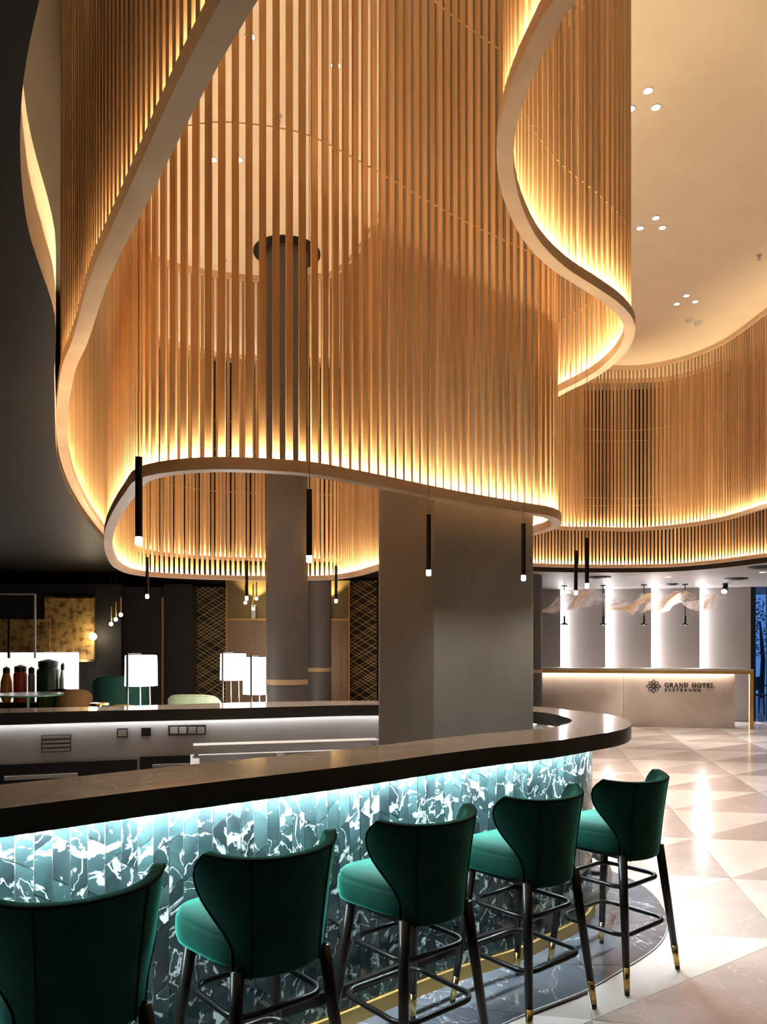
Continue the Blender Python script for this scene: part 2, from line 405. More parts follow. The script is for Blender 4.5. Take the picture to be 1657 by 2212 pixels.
# ================================================================== WOODEN SCREENS
PITCH, SW, SD = 0.061, 0.032, 0.014
def screen(name, label, path, z0, closed=False, sides=(-1, 1)):
    path = smoothp(path, closed, 2)
    ctr = sum(path, Vector((0, 0))) / len(path)
    root = thing(name, label, 'wooden screen', (ctr.x, ctr.y, z0), 0, 'curved wooden slat screens hanging from the ceiling')
    back = (-ctr.x, -ctr.y, -z0)
    ps = resample(path, PITCH, closed)
    pr = resample(path, 0.09, closed)
    hw = 0.031
    sweep('rim', pr, [(-hw, z0), (hw, z0), (hw, z0 + 0.056), (hw - 0.003, z0 + 0.056), (hw - 0.003, z0 + 0.040), (-hw + 0.003, z0 + 0.040), (-hw + 0.003, z0 + 0.056), (-hw, z0 + 0.056)], M['rim'], root, closed, back)
    sweep('top_rail', pr, rect(-0.03, 0.03, Z_CEIL - 0.07, Z_CEIL), M['rim'], root, closed, back)
    for sgn in sides:
        a_, b_ = sorted((sgn * 0.0215, sgn * 0.0275))
        ribbon('led_strip', pr if closed else pr, a_, b_, z0 + 0.043, M['led'], root, closed, back)
    for zr in (4.02, 5.12):
        sweep('tie_rod', pr, rect(-0.003, 0.003, zr - 0.003, zr + 0.003), M['rod'], root, closed, back, smooth=False)
    H = Z_CEIL - 0.07 - z0 - 0.040
    mb = MB(); mb.box(-SW / 2, SW / 2, -SD / 2, SD / 2, 0, H)
    me = mesh('slat', mb.v, mb.f, M['slat'])
    tg = tangents(ps, closed)
    for q, t in zip(ps, tg):
        obj('slat', me, root, (q.x - ctr.x, q.y - ctr.y, 0.040), math.atan2(t.y, t.x))
    return root
L_pts = g([(309, 1037.6), (352, 1026), (428, 1018), (504, 1017), (620, 1022), (671, 1026.6), (750, 1040), (830, 1055), (980, 1084), (1129, 1108), (1179, 1115.5), (1201, 1126), (1198, 1139), (1162, 1152)], ZL) \
    + [(0.93, 5.88), (0.55, 6.6), (0.2, 7.45)] \
    + g([(811.6, 1233), (776, 1243), (721, 1252), (671, 1253.5), (573, 1254), (504, 1253), (377, 1249), (301, 1243), (258, 1229), (238, 1201), (234, 1173), (238, 1143), (256, 1105), (283, 1066)], ZL)
screen('wood_screen', 'lowest oak slat screen looping in front of the columns above the bar', catmull(L_pts, True, 10), ZL, True)
screen('wood_screen', 'oak slat screen with dark near side sweeping down from top left', catmull(A_pts, False, 10), ZA, False, (-1,))
B_pts = [(2.0, 1.45), (1.2, 1.6), (0.78, 1.88)] + g([(1219, 0), (1169, 85), (1137, 150), (1109.5, 225), (1093, 299.5), (1090.5, 349), (1097, 399), (1109.5, 444), (1149, 521.6), (1209, 581.5), (1279, 626), (1329, 661), (1354, 689), (1361, 713), (1354, 742), (1332, 772), (1296.5, 803), (1255, 827.5), (1205.5, 852)], ZB) \
    + [(1.14, 6.25), (1.06, 7.0), (1.12, 7.9)]
screen('wood_screen', 'highest oak slat screen making an S curve at upper right', catmull(B_pts, False, 10), ZB)
C_pts = [(1.75, 10.3), (2.15, 11.4)] + g([(1209.5, 1144), (1289, 1145.5), (1368.6, 1147), (1448, 1142), (1511.7, 1134), (1569, 1123), (1657, 1097)], ZB) + [(5.3, 9.3), (5.75, 8.2)]
screen('wood_screen', 'far oak slat screen reaching the ceiling above the reception desk', catmull(C_pts, False, 10), ZB, False, (-1,))
screen('wood_screen', 'farthest oak slat screen edging the low ceiling above the reception desk', catmull(D_pts, False, 10), ZA, False, (-1,))

# ================================================================== COLUMNS
def rounded_poly(c, rr=0.09, n=6):
    out = []
    m = len(c)
    for i in range(m):
        p = Vector(c[i]); a = (Vector(c[i - 1]) - p).normalized(); b = (Vector(c[(i + 1) % m]) - p).normalized()
        r = rr[i] if isinstance(rr, (list, tuple)) else rr
        s = p + a * r; e = p + b * r
        for k in range(n + 1):
            t = k / n; out.append(s * (1 - t) ** 2 + p * 2 * t * (1 - t) + e * t ** 2)
    return out
def prism(name, poly, z0, z1, mat, parent=None, loc=(0, 0, 0)):
    n = len(poly); v = [(p[0], p[1], z0) for p in poly] + [(p[0], p[1], z1) for p in poly]
    f = [tuple(range(n - 1, -1, -1)), tuple(range(n, 2 * n))] + [(i, (i + 1) % n, n + (i + 1) % n, n + i) for i in range(n)]
    return smooth_sharp(obj(name, mesh(name, v, f, mat), parent, loc), 35)
U = Vector((0.75, 0.661)); N = Vector((-0.661, 0.75))
c0 = Vector((XX(938, 4.45), 4.45))
cc = [c0, c0 + U * 0.968, c0 + U * 0.968 + N * 0.517, c0 + N * 0.517]
pc = prism('column', rounded_poly(cc, [0.012, 0.08, 0.08, 0.05]), -0.012, Z_CEIL, M['plaster'])
tag(pc, 'broad grey plaster column with rounded corners standing inside the bar', None, None, 'structure')
def round_column(px, Y, r, label, zb, top):
    x = XX(px, Y)
    mb = MB(); mb.lathe([(r, 0), (r, top)], 40)
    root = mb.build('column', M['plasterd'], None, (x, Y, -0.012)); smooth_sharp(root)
    tag(root, label, None, None, 'structure')
    mb = MB(); mb.lathe([(r + 0.004, zb - 0.03), (r + 0.004, zb + 0.03)], 40, cap=False)
    smooth_sharp(mb.build('band', M['band'], root))
    return root, x
rc, xr = round_column(620, 8.85, 0.24, 'dark round column with a tan band rising through the high ceiling', 1.24, Z_CEIL)
mb = MB(); mb.lathe([(0.385, Z_CEIL - 0.012 + 0.006), (0.385, Z_CEIL + 0.01)], 48); mb.build('reveal_shade', M['black'], rc)  # black disc imitates the shade in the open gap round the column
round_column(690, 12.2, 0.19, 'dark round column with a tan band, right behind the taller one', 1.27, Z_LOW)
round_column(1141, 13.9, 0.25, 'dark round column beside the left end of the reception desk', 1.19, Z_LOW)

# ================================================================== BAR
HB, TB = 1.17, 0.085
outer = [(-2.6, 1.03), (-1.9, 1.62)] + g([(0, 1747), (415, 1695), (780, 1652), (929.7, 1631.5), (1079, 1613), (1191.6, 1601.6), (1266, 1590), (1322.5, 1581), (1352.5, 1573.5), (1364.5, 1564), (1358, 1556.7), (1334, 1547), (1285, 1539), (1229, 1533.5), (1170, 1527)], HB) \
    + [(0.65, 6.42), (-0.076, 6.62), (-1.19, 6.42), (-2.12, 6.0), (-2.92, 5.8), (-4.0, 5.55)]
inner = [(-2.85, 1.38), (-2.1, 2.0)] + g([(0, 1695), (415, 1651), (780, 1614.7), (929.7, 1596.7), (1042, 1584.8), (1154, 1575), (1210, 1568), (1236.5, 1556.7), (1221.5, 1549), (1191.6, 1541.7), (1161.7, 1538)], HB) \
    + [(0.62, 5.93), (-0.07, 6.16), (-1.08, 5.84), (-2.02, 5.62), (-2.7, 5.40), (-3.8, 5.13)]
OP = smoothp(catmull(outer, False, 12), False, 12); IP = smoothp(catmull(inner, False, 12), False, 12)
NO = 240
def nres(p, n):
    L = sum((b - a).length for a, b in zip(p, p[1:]))
    return resample(p, L / n)
# match inner to outer by nearest parameter so the top has no skewed quads
OPr = nres(OP, NO); IPr = nres(IP, NO)
v = []; f = []; mi = []
zt, zb = HB, HB - TB
for k, (a, b) in enumerate(zip(OPr, IPr)): v += [(a.x, a.y, zt), (b.x, b.y, zt), (b.x, b.y, zb), (a.x, a.y, zb)]
for i in range(len(OPr) - 1):
    for a in range(4):
        b = (a + 1) % 4; f.append((i * 4 + a, (i + 1) * 4 + a, (i + 1) * 4 + b, i * 4 + b)); mi.append(0 if a == 0 else 1)
f += [(0, 1, 2, 3), tuple((len(OPr) - 1) * 4 + a for a in (3, 2, 1, 0))]; mi += [1, 1]
o = obj('bar_counter', mesh('bar_counter', v, f, [M['stonetop'], M['stoneedge']], False, mi))
bm = bmesh.new(); bm.from_mesh(o.data); bmesh.ops.recalc_face_normals(bm, faces=bm.faces); bm.to_mesh(o.data); bm.free()
smooth_sharp(o, 40)
tag(o, 'long polished taupe stone bar top curving round the column', 'bar counter')

# clad front of the bar
iend = min(range(len(OPr)), key=lambda i: (OPr[i] - Vector((1.22, 5.95))).length)
FR = offset(OPr, 0.235); FRf = FR[:iend + 1]
base = thing('bar_island', 'bar front clad in upright green marble tiles over a brass plinth', 'bar front', (0, 3.8, 0))
bk = (0, -3.8, 0)
sweep('backing', FRf, rect(0.0, 0.08, 0.0, HB - TB), M['grout'], base, False, bk)
sweep('plinth', FRf, rect(-0.022, 0.0, 0.0, 0.072), M['brass_satin'], base, False, bk)
ribbon('led_strip', resample(FRf, 0.12), -0.05, -0.038, HB - TB - 0.004, M['led_bar'], base, False, bk, down=True)
sweep('led_profile', FRf, rect(-0.056, -0.052, HB - TB - 0.007, HB - TB), M['black'], base, False, bk)
RL = offset(OPr, 0.125)[:iend + 1]
sweep('foot_rail', RL, rect(-0.012, 0.012, 0.20, 0.245), M['ebony'], base, False, bk)
for k in range(30, iend, 26):
    q = RL[k]; t = tangents(RL)[k]
    mb = MB(); mb.box(-0.012, 0.012, 0.0, 0.108, 0.21, 0.235)
    mb.build('rail_bracket', M['ebony'], base, (q.x, q.y - 3.8, 0), math.atan2(t.y, t.x))
TWD = 0.0585
cols = resample(FRf, TWD); ct = tangents(cols)
tiles = []
for k, (q, t) in enumerate(zip(cols, ct)):
    z = 0.074; slope = lambda: random.choice([-1, 1]) * 0.017
    zl = z - random.uniform(0, 0.1); m0 = 0.0; first = True
    bounds = [(0.074, 0.0)]
    zz = 0.074 + random.uniform(0.06, 0.2)
    while zz < 1.02:
        bounds.append((zz, slope())); zz += random.uniform(0.13, 0.25)
    bounds.append((HB - TB, 0.0))
    for (za, ma), (zb_, mb2) in zip(bounds, bounds[1:]):
        e = 0.0022; hw = TWD / 2 - 0.0022
        y0 = -0.004 - random.uniform(0, 0.0015)
        pts = [(-hw, za - ma + e), (hw, za + ma + e), (hw, zb_ + mb2 - e), (-hw, zb_ - mb2 - e)]
        vv = [(x, 0.0, z_) for x, z_ in pts] + [(x, y0, z_) for x, z_ in pts]
        ff = [(0, 1, 2, 3), (7, 6, 5, 4), (0, 4, 5, 1), (1, 5, 6, 2), (2, 6, 7, 3), (3, 7, 4, 0)]
        cz = (za + zb_) / 2
        xs = CX + F * q.x / q.y
        tiles.append((0 < xs < 1330 and q.y < 4.8, q.y, q, t, [(x, y, zq - cz) for x, y, zq in vv], ff, cz))
vis = sorted([t_ for t_ in tiles if t_[0]], key=lambda t_: t_[1])
single = vis[:300]; rest = vis[300:] + [t_ for t_ in tiles if not t_[0]]
for _, _, q, t, vv, ff, cz in single:
    obj('tile', mesh('tile', vv, ff, M['greenm']), base, (q.x, q.y - 3.8, cz), math.atan2(t.y, t.x))
mb = MB()
for _, _, q, t, vv, ff, cz in rest:
    a = math.atan2(t.y, t.x); ca, sa = math.cos(a), math.sin(a)
    mb.add([(q.x + x * ca - y * sa, q.y - 3.8 + x * sa + y * ca, cz + z) for x, y, z in vv], ff)
tag(mb.build('tile_remainder', M['greenm'], base), kind='stuff')
# dark marble slabs on the floor round the bar
slabs = thing('floor_border', 'dark grey marble floor border with pale joints round the bar', 'floor border', (0, 3.8, 0))
BO = resample(offset(OPr, -0.205)[:iend + 1], 0.10); BI = nres(offset(OPr, 0.235)[:iend + 1], len(BO) - 1)
for k in range(0, len(BO) - 1, 8):
    e = min(len(BO) - 1, k + 8)
    v = []; f = []
    for i in range(k, e + 1):
        a, b = BO[i].copy(), BI[min(i, len(BI) - 1)].copy()
        if i == k: a = a.lerp(BO[i + 1], 0.06); b = b.lerp(BI[i + 1], 0.06)
        v += [(a.x, a.y - 3.8, 0.006), (b.x, b.y - 3.8, 0.006), (b.x, b.y - 3.8, -0.005), (a.x, a.y - 3.8, -0.005)]
    for i in range(e - k):
        for a in range(4):
            b = (a + 1) % 4; f.append((i * 4 + a, i * 4 + b, (i + 1) * 4 + b, (i + 1) * 4 + a))
    f += [(0, 1, 2, 3), tuple((e - k) * 4 + a for a in (3, 2, 1, 0))]
    o = obj('marble_slab', mesh('marble_slab', v, f, M['greym']), slabs)
    bm = bmesh.new(); bm.from_mesh(o.data); bmesh.ops.recalc_face_normals(bm, faces=bm.faces); bm.to_mesh(o.data); bm.free()
sweep('edge_trim', BO, rect(-0.006, 0.0, -0.005, 0.007), M['steel'], slabs, False, (0, -3.8, 0))

i0 = min(range(len(IPr)), key=lambda i: (IPr[i] - Vector((1.1, 5.5))).length)
M['led_work'] = emit('neutral work light', (1.0, 0.98, 0.95), 8.0); M['led_dim'] = emit('dim neutral work light', (1.0, 0.98, 0.95), 4.0)
ww = thing('counter_light', 'hidden light strips under the inner edge of the bar top', 'strip light', (0, 4.5, HB - TB))
ribbon('led_strip', resample(IPr[:i0], 0.15), -0.010, -0.026, HB - TB - 0.0006, M['led_dim'], ww, False, (0, -4.5, TB - HB))
ribbon('led_strip', resample(IPr[i0:], 0.15), -0.010, -0.026, HB - TB - 0.0006, M['led_work'], ww, False, (0, -4.5, TB - HB))
# ---------------- back bar: steel panel, appliances, ice wells
ib0 = min(range(len(IPr)), key=lambda i: (IPr[i] - Vector((-0.05, 6.15))).length)
BF = resample(offset(IPr, -0.04)[ib0 - 4:], 0.004)
bb = thing('back_bar', 'grey steel back bar unit with sockets and vent behind the counter', 'back bar', (-1.4, 5.9, 0))
bl = (1.4, -5.9, 0)
sweep('body', BF[::10], rect(-0.30, 0.0, 0.0, HB - TB), M['steel'], bb, False, bl)
def on_face(px, py, up=0.0):
    """point on the steel face seen at pixel px"""
    best = min(BF, key=lambda p: abs(CX + F * p.x / p.y - px)); i = BF.index(best)
    t = tangents(BF)[i]; return best, t, ZZ(py, best.y)
def face_part(name, x0, x1, y0, y1, th, mat, parent=None):
    p0, t0, _ = on_face(x0, y0); p1, t1, _ = on_face(x1, y1)
    c, t, zt_ = on_face((x0 + x1) / 2, y0); zb_ = ZZ(y1, c.y); wdt = (p1 - p0).length
    mb = MB(); mb.box(-wdt / 2, wdt / 2, 0.0, th, zb_ - (zt_ + zb_) / 2, zt_ - (zt_ + zb_) / 2)
    d = (p0 - p1) if p0.x < p1.x else (p1 - p0)
    ang = math.atan2(-(p0 - p1).y, -(p0 - p1).x)
    mb = MB(); mb.box(-wdt / 2, wdt / 2, -th, 0.0, -(zt_ - zb_) / 2, (zt_ - zb_) / 2)
    par = parent or bb
    return mb.build(name, mat, par, (c.x + 1.4, c.y - 5.9, (zt_ + zb_) / 2), ang)
face_part('vent_frame', 90, 153, 1587, 1624, 0.012, M['steeldark'])
for k in range(4):
    face_part('vent_slat', 92, 151, 1589 + k * 9, 1595 + k * 9, 0.022, M['steel'])
face_part('switch_plate', 253, 277, 1573, 1593, 0.012, M['steeldark']); face_part('switch_rocker', 256, 274, 1576, 1590, 0.018, M['steel'])
face_part('socket_opening', 305, 326, 1572, 1590, 0.006, M['black'])
face_part('socket_plate', 364, 446, 1566, 1588, 0.012, M['steeldark'])
for k, mt in enumerate(['white', 'white', 'steel', 'steel']):
    face_part('socket', 368 + k * 19.5, 384 + k * 19.5, 1570, 1584, 0.018, M[mt])
face_part('fridge_front', 0, 300, 1646, 1800, 0.02, M['black']); face_part('fridge_front', 304, 480, 1632, 1800, 0.02, M['black'])
face_part('fridge_handle', 12, 170, 1672, 1680, 0.045, M['steel']); face_part('fridge_handle', 330, 450, 1648, 1654, 0.045, M['steel'])
# ice wells
iw = thing('ice_station', 'steel ice well station with open compartments under the back counter', 'ice well', (-0.62, 5.42, 0))
mb = MB(); mb.box(-0.72, 0.66, -0.28, -0.24, 0.62, 0.86); mb.box(-0.72, -0.66, -0.24, 0.24, 0.62, 0.86); mb.box(0.60, 0.66, -0.24, 0.24, 0.62, 0.86)
mb.box(-0.66, 0.60, -0.24, 0.24, 0.58, 0.62); mb.box(-0.12, -0.06, -0.24, 0.24, 0.62, 0.86); mb.box(0.30, 0.34, -0.24, 0.24, 0.62, 0.86); mb.box(-0.72, 0.66, 0.24, 0.3, 0.62, 0.86)
b_ = mb.build('basin', M['steel'], iw, rz=math.radians(14))
mb = MB(); mb.box(-0.7, 0.64, 0.12, 0.26, 0.93, 0.945); mb.build('shelf', M['steel'], iw, rz=math.radians(14))
mb = MB(); mb.box(-0.72, 0.66, -0.27, 0.29, 0.012, 0.58); mb.build('cabinet', M['black'], iw, rz=math.radians(14))
mb = MB(); mb.box(-0.68, 0.62, -0.30, -0.285, 0.55, 0.60); mb.build('front_rail', M['steeldark'], iw, rz=math.radians(14))
for k in (-0.68, 0.62):
    mb = MB(); mb.box(k - 0.015, k + 0.015, 0.2, 0.24, 0.86, 0.93); mb.build('shelf_bracket', M['steel'], iw, rz=math.radians(14))

# ================================================================== BAR STOOLS
def stool_parts():
    P = []
    # seat cushion: superellipse rings
    n = 48; prof = [(0.86, 0.632), (0.965, 0.638), (0.99, 0.655), (1.0, 0.685), (0.998, 0.712), (0.990, 0.722), (0.972, 0.727), (0.972, 0.730), (0.965, 0.740), (0.92, 0.752), (0.75, 0.762), (0.45, 0.768), (0.0, 0.770)]
    v = []; f = []
    for s, z in prof:
        for i in range(n):
            a = 2 * PI * i / n; c_, s_ = math.cos(a), math.sin(a); e = 2 / 4.0
            x = math.copysign(abs(c_) ** e, c_) * 0.212; y = math.copysign(abs(s_) ** e, s_) * 0.215 + 0.03
            x *= 1.0 + 0.10 * (y / 0.235)
            v.append((x * s, y * s, z))
    for k in range(len(prof) - 1):
        for i in range(n):
            j = (i + 1) % n; f.append((k * n + i, k * n + j, (k + 1) * n + j, (k + 1) * n + i))
    f.append(tuple(range(n - 1, -1, -1)))
    P.append(('seat', mesh('seat', v, f, M['velvet'], True)))
    # wing back
    nu, nv = 28, 18; th = 0.042
    def pt(u, vv, off, ang=None):
        s = vv * vv * (3 - 2 * vv)
        lo, hi = math.radians(47), math.radians(76)
        q = max(0.0, min(1.0, (vv - 0.20) / 0.58)); q = q * q * (3 - 2 * q)
        fm = lo + (hi - lo) * q
        if vv > 0.80: fm -= math.radians(11) * ((vv - 0.80) / 0.20) ** 2
        ph = u * fm if ang is None else ang
        flare = 0.022 * vv + 0.018 * vv * vv
        a = 0.238 + flare + off; b = 0.232 + flare * 1.2 + off
        z = 0.600 + vv * 0.385 + 0.014 * (abs(u) ** 3) * vv - (0.0 if ang is not None else 0.0)
        return (a * math.sin(ph), -b * math.cos(ph) + 0.015, z)
    v = []; f = []
    W_ = nu + 1
    for off in (0.0, -th):
        for j in range(nv + 1):
            for i in range(W_):
                u = -1 + 2 * i / nu; v.append(pt(u, j / nv, off))
    K = W_ * (nv + 1)
    for j in range(nv):
        for i in range(nu):
            a = j * W_ + i; f.append((a, a + 1, a + W_ + 1, a + W_)); f.append((K + a, K + a + W_, K + a + W_ + 1, K + a + 1))
    def edge(seq):
        for a, b in zip(seq, seq[1:]): f.append((a, K + a, K + b, b))
    edge([i for i in range(W_)]); edge([j * W_ + nu for j in range(nv + 1)]); edge([nv * W_ + i for i in range(nu, -1, -1)]); edge([j * W_ for j in range(nv, -1, -1)])
    bm = bmesh.new(); bmv = [bm.verts.new(p) for p in v]
    for q in f: bm.faces.new([bmv[i] for i in q])
    bmesh.ops.recalc_face_normals(bm, faces=bm.faces)
    es = [e for e in bm.edges if len(e.link_faces) == 2 and e.calc_face_angle(0) > 0.9]
    bmesh.ops.bevel(bm, geom=es, offset=0.016, segments=3, affect='EDGES', profile=0.6, clamp_overlap=True)
    for fc in bm.faces: fc.smooth = True
    me = bpy.data.meshes.new('backrest'); bm.to_mesh(me); bm.free(); me.materials.append(M['velvet'])
    P.append(('backrest', me))
    for sg in (-1, 1):
        mb = MB(); mb.tube([pt(0.4, k / 14, 0.001, sg * math.radians(33)) for k in range(15)], 0.0035, 6); P.append(('piping', mesh('piping', mb.v, mb.f, M['piping'], True)))
    loop = [pt(-1, j / 16, 0.0) for j in range(17)] + [pt(-1 + 2 * i / 30, 1, 0.0) for i in range(1, 31)] + [pt(1, j / 16, 0.0) for j in range(15, -1, -1)]
    loop = [(x * 0.992, y * 0.992, z - (0.004 if z > 0.97 else 0)) for x, y, z in loop]
    mb = MB(); mb.tube(loop, 0.0045, 6); P.append(('edge_piping', mesh('edge_piping', mb.v, mb.f, M['piping'], True)))
    # seat frame
    mb = MB(); mb.box(-0.17, 0.17, -0.165, 0.18, 0.612, 0.640); P.append(('seat_frame', mesh('seat_frame', mb.v, mb.f, M['ebony'])))
    # legs
    for sx in (-1, 1):
        for sy in (-1, 1):
            top = Vector((sx * 0.165, sy * 0.16, 0.63)); bot = Vector((sx * 0.228, sy * 0.225, 0.0))
            lp = lambda z: bot.lerp(top, z / 0.63)
            mb = MB(); mb.tube([lp(0.63), lp(0.4), lp(0.125)], [0.022, 0.0205, 0.0165], 14); leg = mesh('leg', mb.v, mb.f, M['ebony'], True)
            mb = MB(); mb.tube([lp(0.126), lp(0.022)], [0.0172, 0.0135], 14); tip = mesh('brass_tip', mb.v, mb.f, M['brass'], True)
            mb = MB(); mb.tube([lp(0.023), lp(0.0)], [0.0125, 0.0115], 14); ft = mesh('rubber_foot', mb.v, mb.f, M['black'], True)
            P.append(('leg', leg, [('brass_tip', tip), ('rubber_foot', ft)]))
    # two rounded-square rings
    for z in (0.475, 0.255):
        k = 1 - z / 0.63; hx = 0.165 + 0.063 * k - 0.012; hy = 0.16 + 0.065 * k - 0.012; r = 0.07
        pts = []
        for cx_, cy_, a0 in ((hx - r, hy - r, 0), (-hx + r, hy - r, 90), (-hx + r, -hy + r, 180), (hx - r, -hy + r, 270)):
            for q in range(9):
                a = math.radians(a0 + 90 * q / 8); pts.append((cx_ + r * math.cos(a), cy_ + r * math.sin(a), z))
        mb = MB(); mb.tube(pts, 0.0115, 10, True); P.append(('footrest_ring', mesh('footrest_ring', mb.v, mb.f, M['ebony'], True)))
    return P
SP = stool_parts()
stools = [((-0.905, 2.19), 'green velvet bar stool cut off by the left edge of the picture, nearest'),
          ((-0.43, 2.615), 'green velvet bar stool, second nearest, left of the middle one'),
          ((0.10, 3.055), 'green velvet bar stool in the middle of the row of five'),
          ((0.636, 3.505), 'green velvet bar stool between the middle and the farthest one'),
          ((1.172, 3.92), 'green velvet bar stool farthest along, at the curved end of the bar')]
for (x, y), lab in stools:
    r = thing('bar_stool', lab, 'bar stool', (x, y, 0.006), math.radians(40.0), 'bar stools along the bar')
    for p in SP:
        o = obj(p[0], p[1], r)
        if len(p) > 2:
            for nm, me in p[2]: obj(nm, me, o)

# ================================================================== PENDANTS OVER THE BAR
pm = MB(); pm.lathe([(0.0125, 0.03), (0.0125, 0.31)], 16); P_tube = mesh('tube', pm.v, pm.f, M['black'], True)
pm = MB(); pm.lathe([(0.006, 0.0), (0.0115, 0.003), (0.0125, 0.012), (0.0115, 0.03)], 16); P_bulb = mesh('bulb', pm.v, pm.f, M['bulb'], True)
pm = MB(); pm.lathe([(0.0012, 0.31), (0.0012, Z_CEIL - 1.998)], 6); P_wire = mesh('cable', pm.v, pm.f, M['black'], True)
for P_ in (P_tube,):
    try: P_.set_sharp_from_angle(angle=math.radians(40))
    except Exception: pass
pend = [(300, 1168, 'slim black pendant lamp nearest, hanging in front of the screen at left'), (668, 1207, 'slim black pendant lamp in front of the dark round column'),
        (926, 1237, 'slim black pendant lamp in front of the edge of the broad grey column'), (1131, 1248, 'slim black pendant lamp in front of the right side of the broad grey column'),
        (1268, 1265, 'slim black pendant lamp, nearer and longer of the two before the reception'), (1244, 1280, 'slim black pendant lamp, farther and lower of the two before the reception'),
        (318, 1288, 'slim black pendant lamp above the back counter at left over the table lamp'), (533, 1292, 'slim black pendant lamp just left of the dark round column'),
        (726, 1298, 'slim black pendant lamp just right of the dark round column')]
for px, py, lab in pend:
    Y = 0.365 * F / (HY - py)
    r = thing('pendant_lamp', lab, 'pendant lamp', (XX(px, Y), Y, 1.998), 0, 'black pendant lamps above the bar')
    obj('tube', P_tube, r); obj('bulb', P_bulb, r); obj('cable', P_wire, r)
    ld = bpy.data.lights.new('pendant_beam', 'SPOT'); ld.energy = 7.0; ld.color = (1.0, 0.88, 0.70); ld.spot_size = math.radians(165); ld.spot_blend = 1.0; ld.shadow_soft_size = 0.012
    lo = bpy.data.objects.new('beam', ld); C.objects.link(lo); lo.parent = r; lo.location = (0, 0, -0.005)

# ================================================================== CEILING DOWNLIGHTS, DETECTORS
dm = MB(); dm.lathe([(0.034, -0.006), (0.034, 0.0)], 24); D_lens = mesh('lens', dm.v, dm.f, M['disc'])
dm = MB(); dm.lathe([(0.034, -0.007), (0.041, -0.007), (0.043, 0.0)], 24, cap=False); D_ring = mesh('ring', dm.v, dm.f, M['white'])
def downlight(px, py, lab, spot=True, z=Z_CEIL, xy=None, power=1.0, scale=1.0, grp='recessed downlights in the high ceiling'):
    Y = (EYE - z) * F / (py - HY) if xy is None else xy[1]; X = XX(px, Y) if xy is None else xy[0]
    r = thing('downlight', lab, 'downlight', (X, Y, z), 0, grp); r.scale = (scale, scale, 1)
    obj('lens', D_lens, r); obj('ring', D_ring, r)
    if spot:
        ld = bpy.data.lights.new('downlight_beam', 'SPOT'); ld.energy = SPOT_W * power; ld.color = (1.0, 0.90, 0.80)
        ld.spot_size = math.radians(62); ld.spot_blend = 0.8; ld.shadow_soft_size = 0.04
        lo = bpy.data.objects.new('beam', ld); C.objects.link(lo); lo.parent = r; lo.location = (0, 0, -0.02)
nm = ['upper', 'lower right', 'left']
for lab, trio in (('nearest trio on the right ceiling', [(1400, 195), (1417, 231), (1362, 234)]), ('middle trio on the right ceiling', [(1417, 470), (1431, 491), (1383, 492)]),
                  ('far trio beside the smoke detectors', [(1483, 638), (1502, 651), (1462, 656)])):
    for n_, (x, y) in zip(nm, trio): downlight(x, y, 'recessed ceiling downlight, %s one of the %s' % (n_, lab))
downlight(540, 78, 'recessed ceiling downlight behind the slats at top left of the lobe'); downlight(725, 140, 'recessed ceiling downlight behind the slats, right one of the high pair')
downlight(460, 344, 'recessed ceiling downlight behind the slats, left of the low pair'); downlight(515, 344, 'recessed ceiling downlight behind the slats, right of the low pair')
downlight(481, 319, 'small recessed ceiling downlight peeping out above the low pair', True, scale=0.7)
def detector(px, py, lab, r=0.06):
    Y = (EYE - Z_CEIL) * F / (py - HY)
    t = thing('smoke_detector', lab, 'smoke detector', (XX(px, Y), Y, Z_CEIL), 0, 'smoke detectors')
    mb = MB(); mb.lathe([(r * 0.9, -0.02), (r, -0.012), (r, 0.0)], 24); smooth_sharp(mb.build('base', M['white'], t))
    mb = MB(); mb.lathe([(r * 0.25, -0.06), (r * 0.55, -0.052), (r * 0.62, -0.02)], 24); smooth_sharp(mb.build('sensor_dome', M['white'], t))
detector(1488, 690, 'white smoke detector on the ceiling, left of two', 0.055); detector(1507, 695, 'white smoke detector on the ceiling, right of two', 0.06)
def sprinkler(px, py, lab):
    Y = (EYE - Z_CEIL) * F / (py - HY)
    t = thing('sprinkler', lab, 'sprinkler', (XX(px, Y), Y, Z_CEIL), 0, 'ceiling sprinklers')
    mb = MB(); mb.lathe([(0.035, -0.006), (0.035, 0)], 20); mb.build('rosette', M['steel'], t)
    mb = MB(); mb.lathe([(0.008, -0.05), (0.012, -0.006)], 12); mb.build('stem', M['steel'], t)
    mb = MB(); mb.lathe([(0.025, -0.056), (0.025, -0.05)], 12); mb.build('deflector', M['steel'], t)
sprinkler(1640, 551, 'small ceiling sprinkler near the right edge'); sprinkler(601, 250, 'small ceiling sprinkler behind the slats above the dark column'); sprinkler(484, 563, 'small ceiling sprinkler behind the slats left of the dark column reveal')

# ================================================================== RECEPTION
RZ = math.atan2(E2.y, E2.x)
DR = Vector((6.95, 15.2))                                   # right front corner of the desk
def desk_pt(x, y): return DR + E2 * x + E1 * y               # x along the desk (negative = left), y away from the viewer
de = thing('reception_desk', 'long beige stone reception desk with brass top frame and lit top edge', 'reception desk', (DR.x, DR.y, 0), RZ)
mb = MB(); mb.box(-4.4, -2.12, 0.0, 0.35, 0.0, 1.134); bevel(mb.build('front_panel', M['desk'], de), 0.003, 1)
mb = MB(); mb.box(-2.115, 0.0, 0.0, 0.35, 0.0, 1.134); bevel(mb.build('front_panel', M['desk'], de), 0.003, 1)
mb = MB(); mb.box(-4.5, 0.32, -0.10, 0.55, 1.135, 1.175); bevel(mb.build('desk_top', M['desk'], de), 0.004, 1)
mb = MB(); mb.box(-4.5, 0.32, -0.10, -0.06, 1.075, 1.135); mb.build('brass_frame', M['brass_satin'], de)
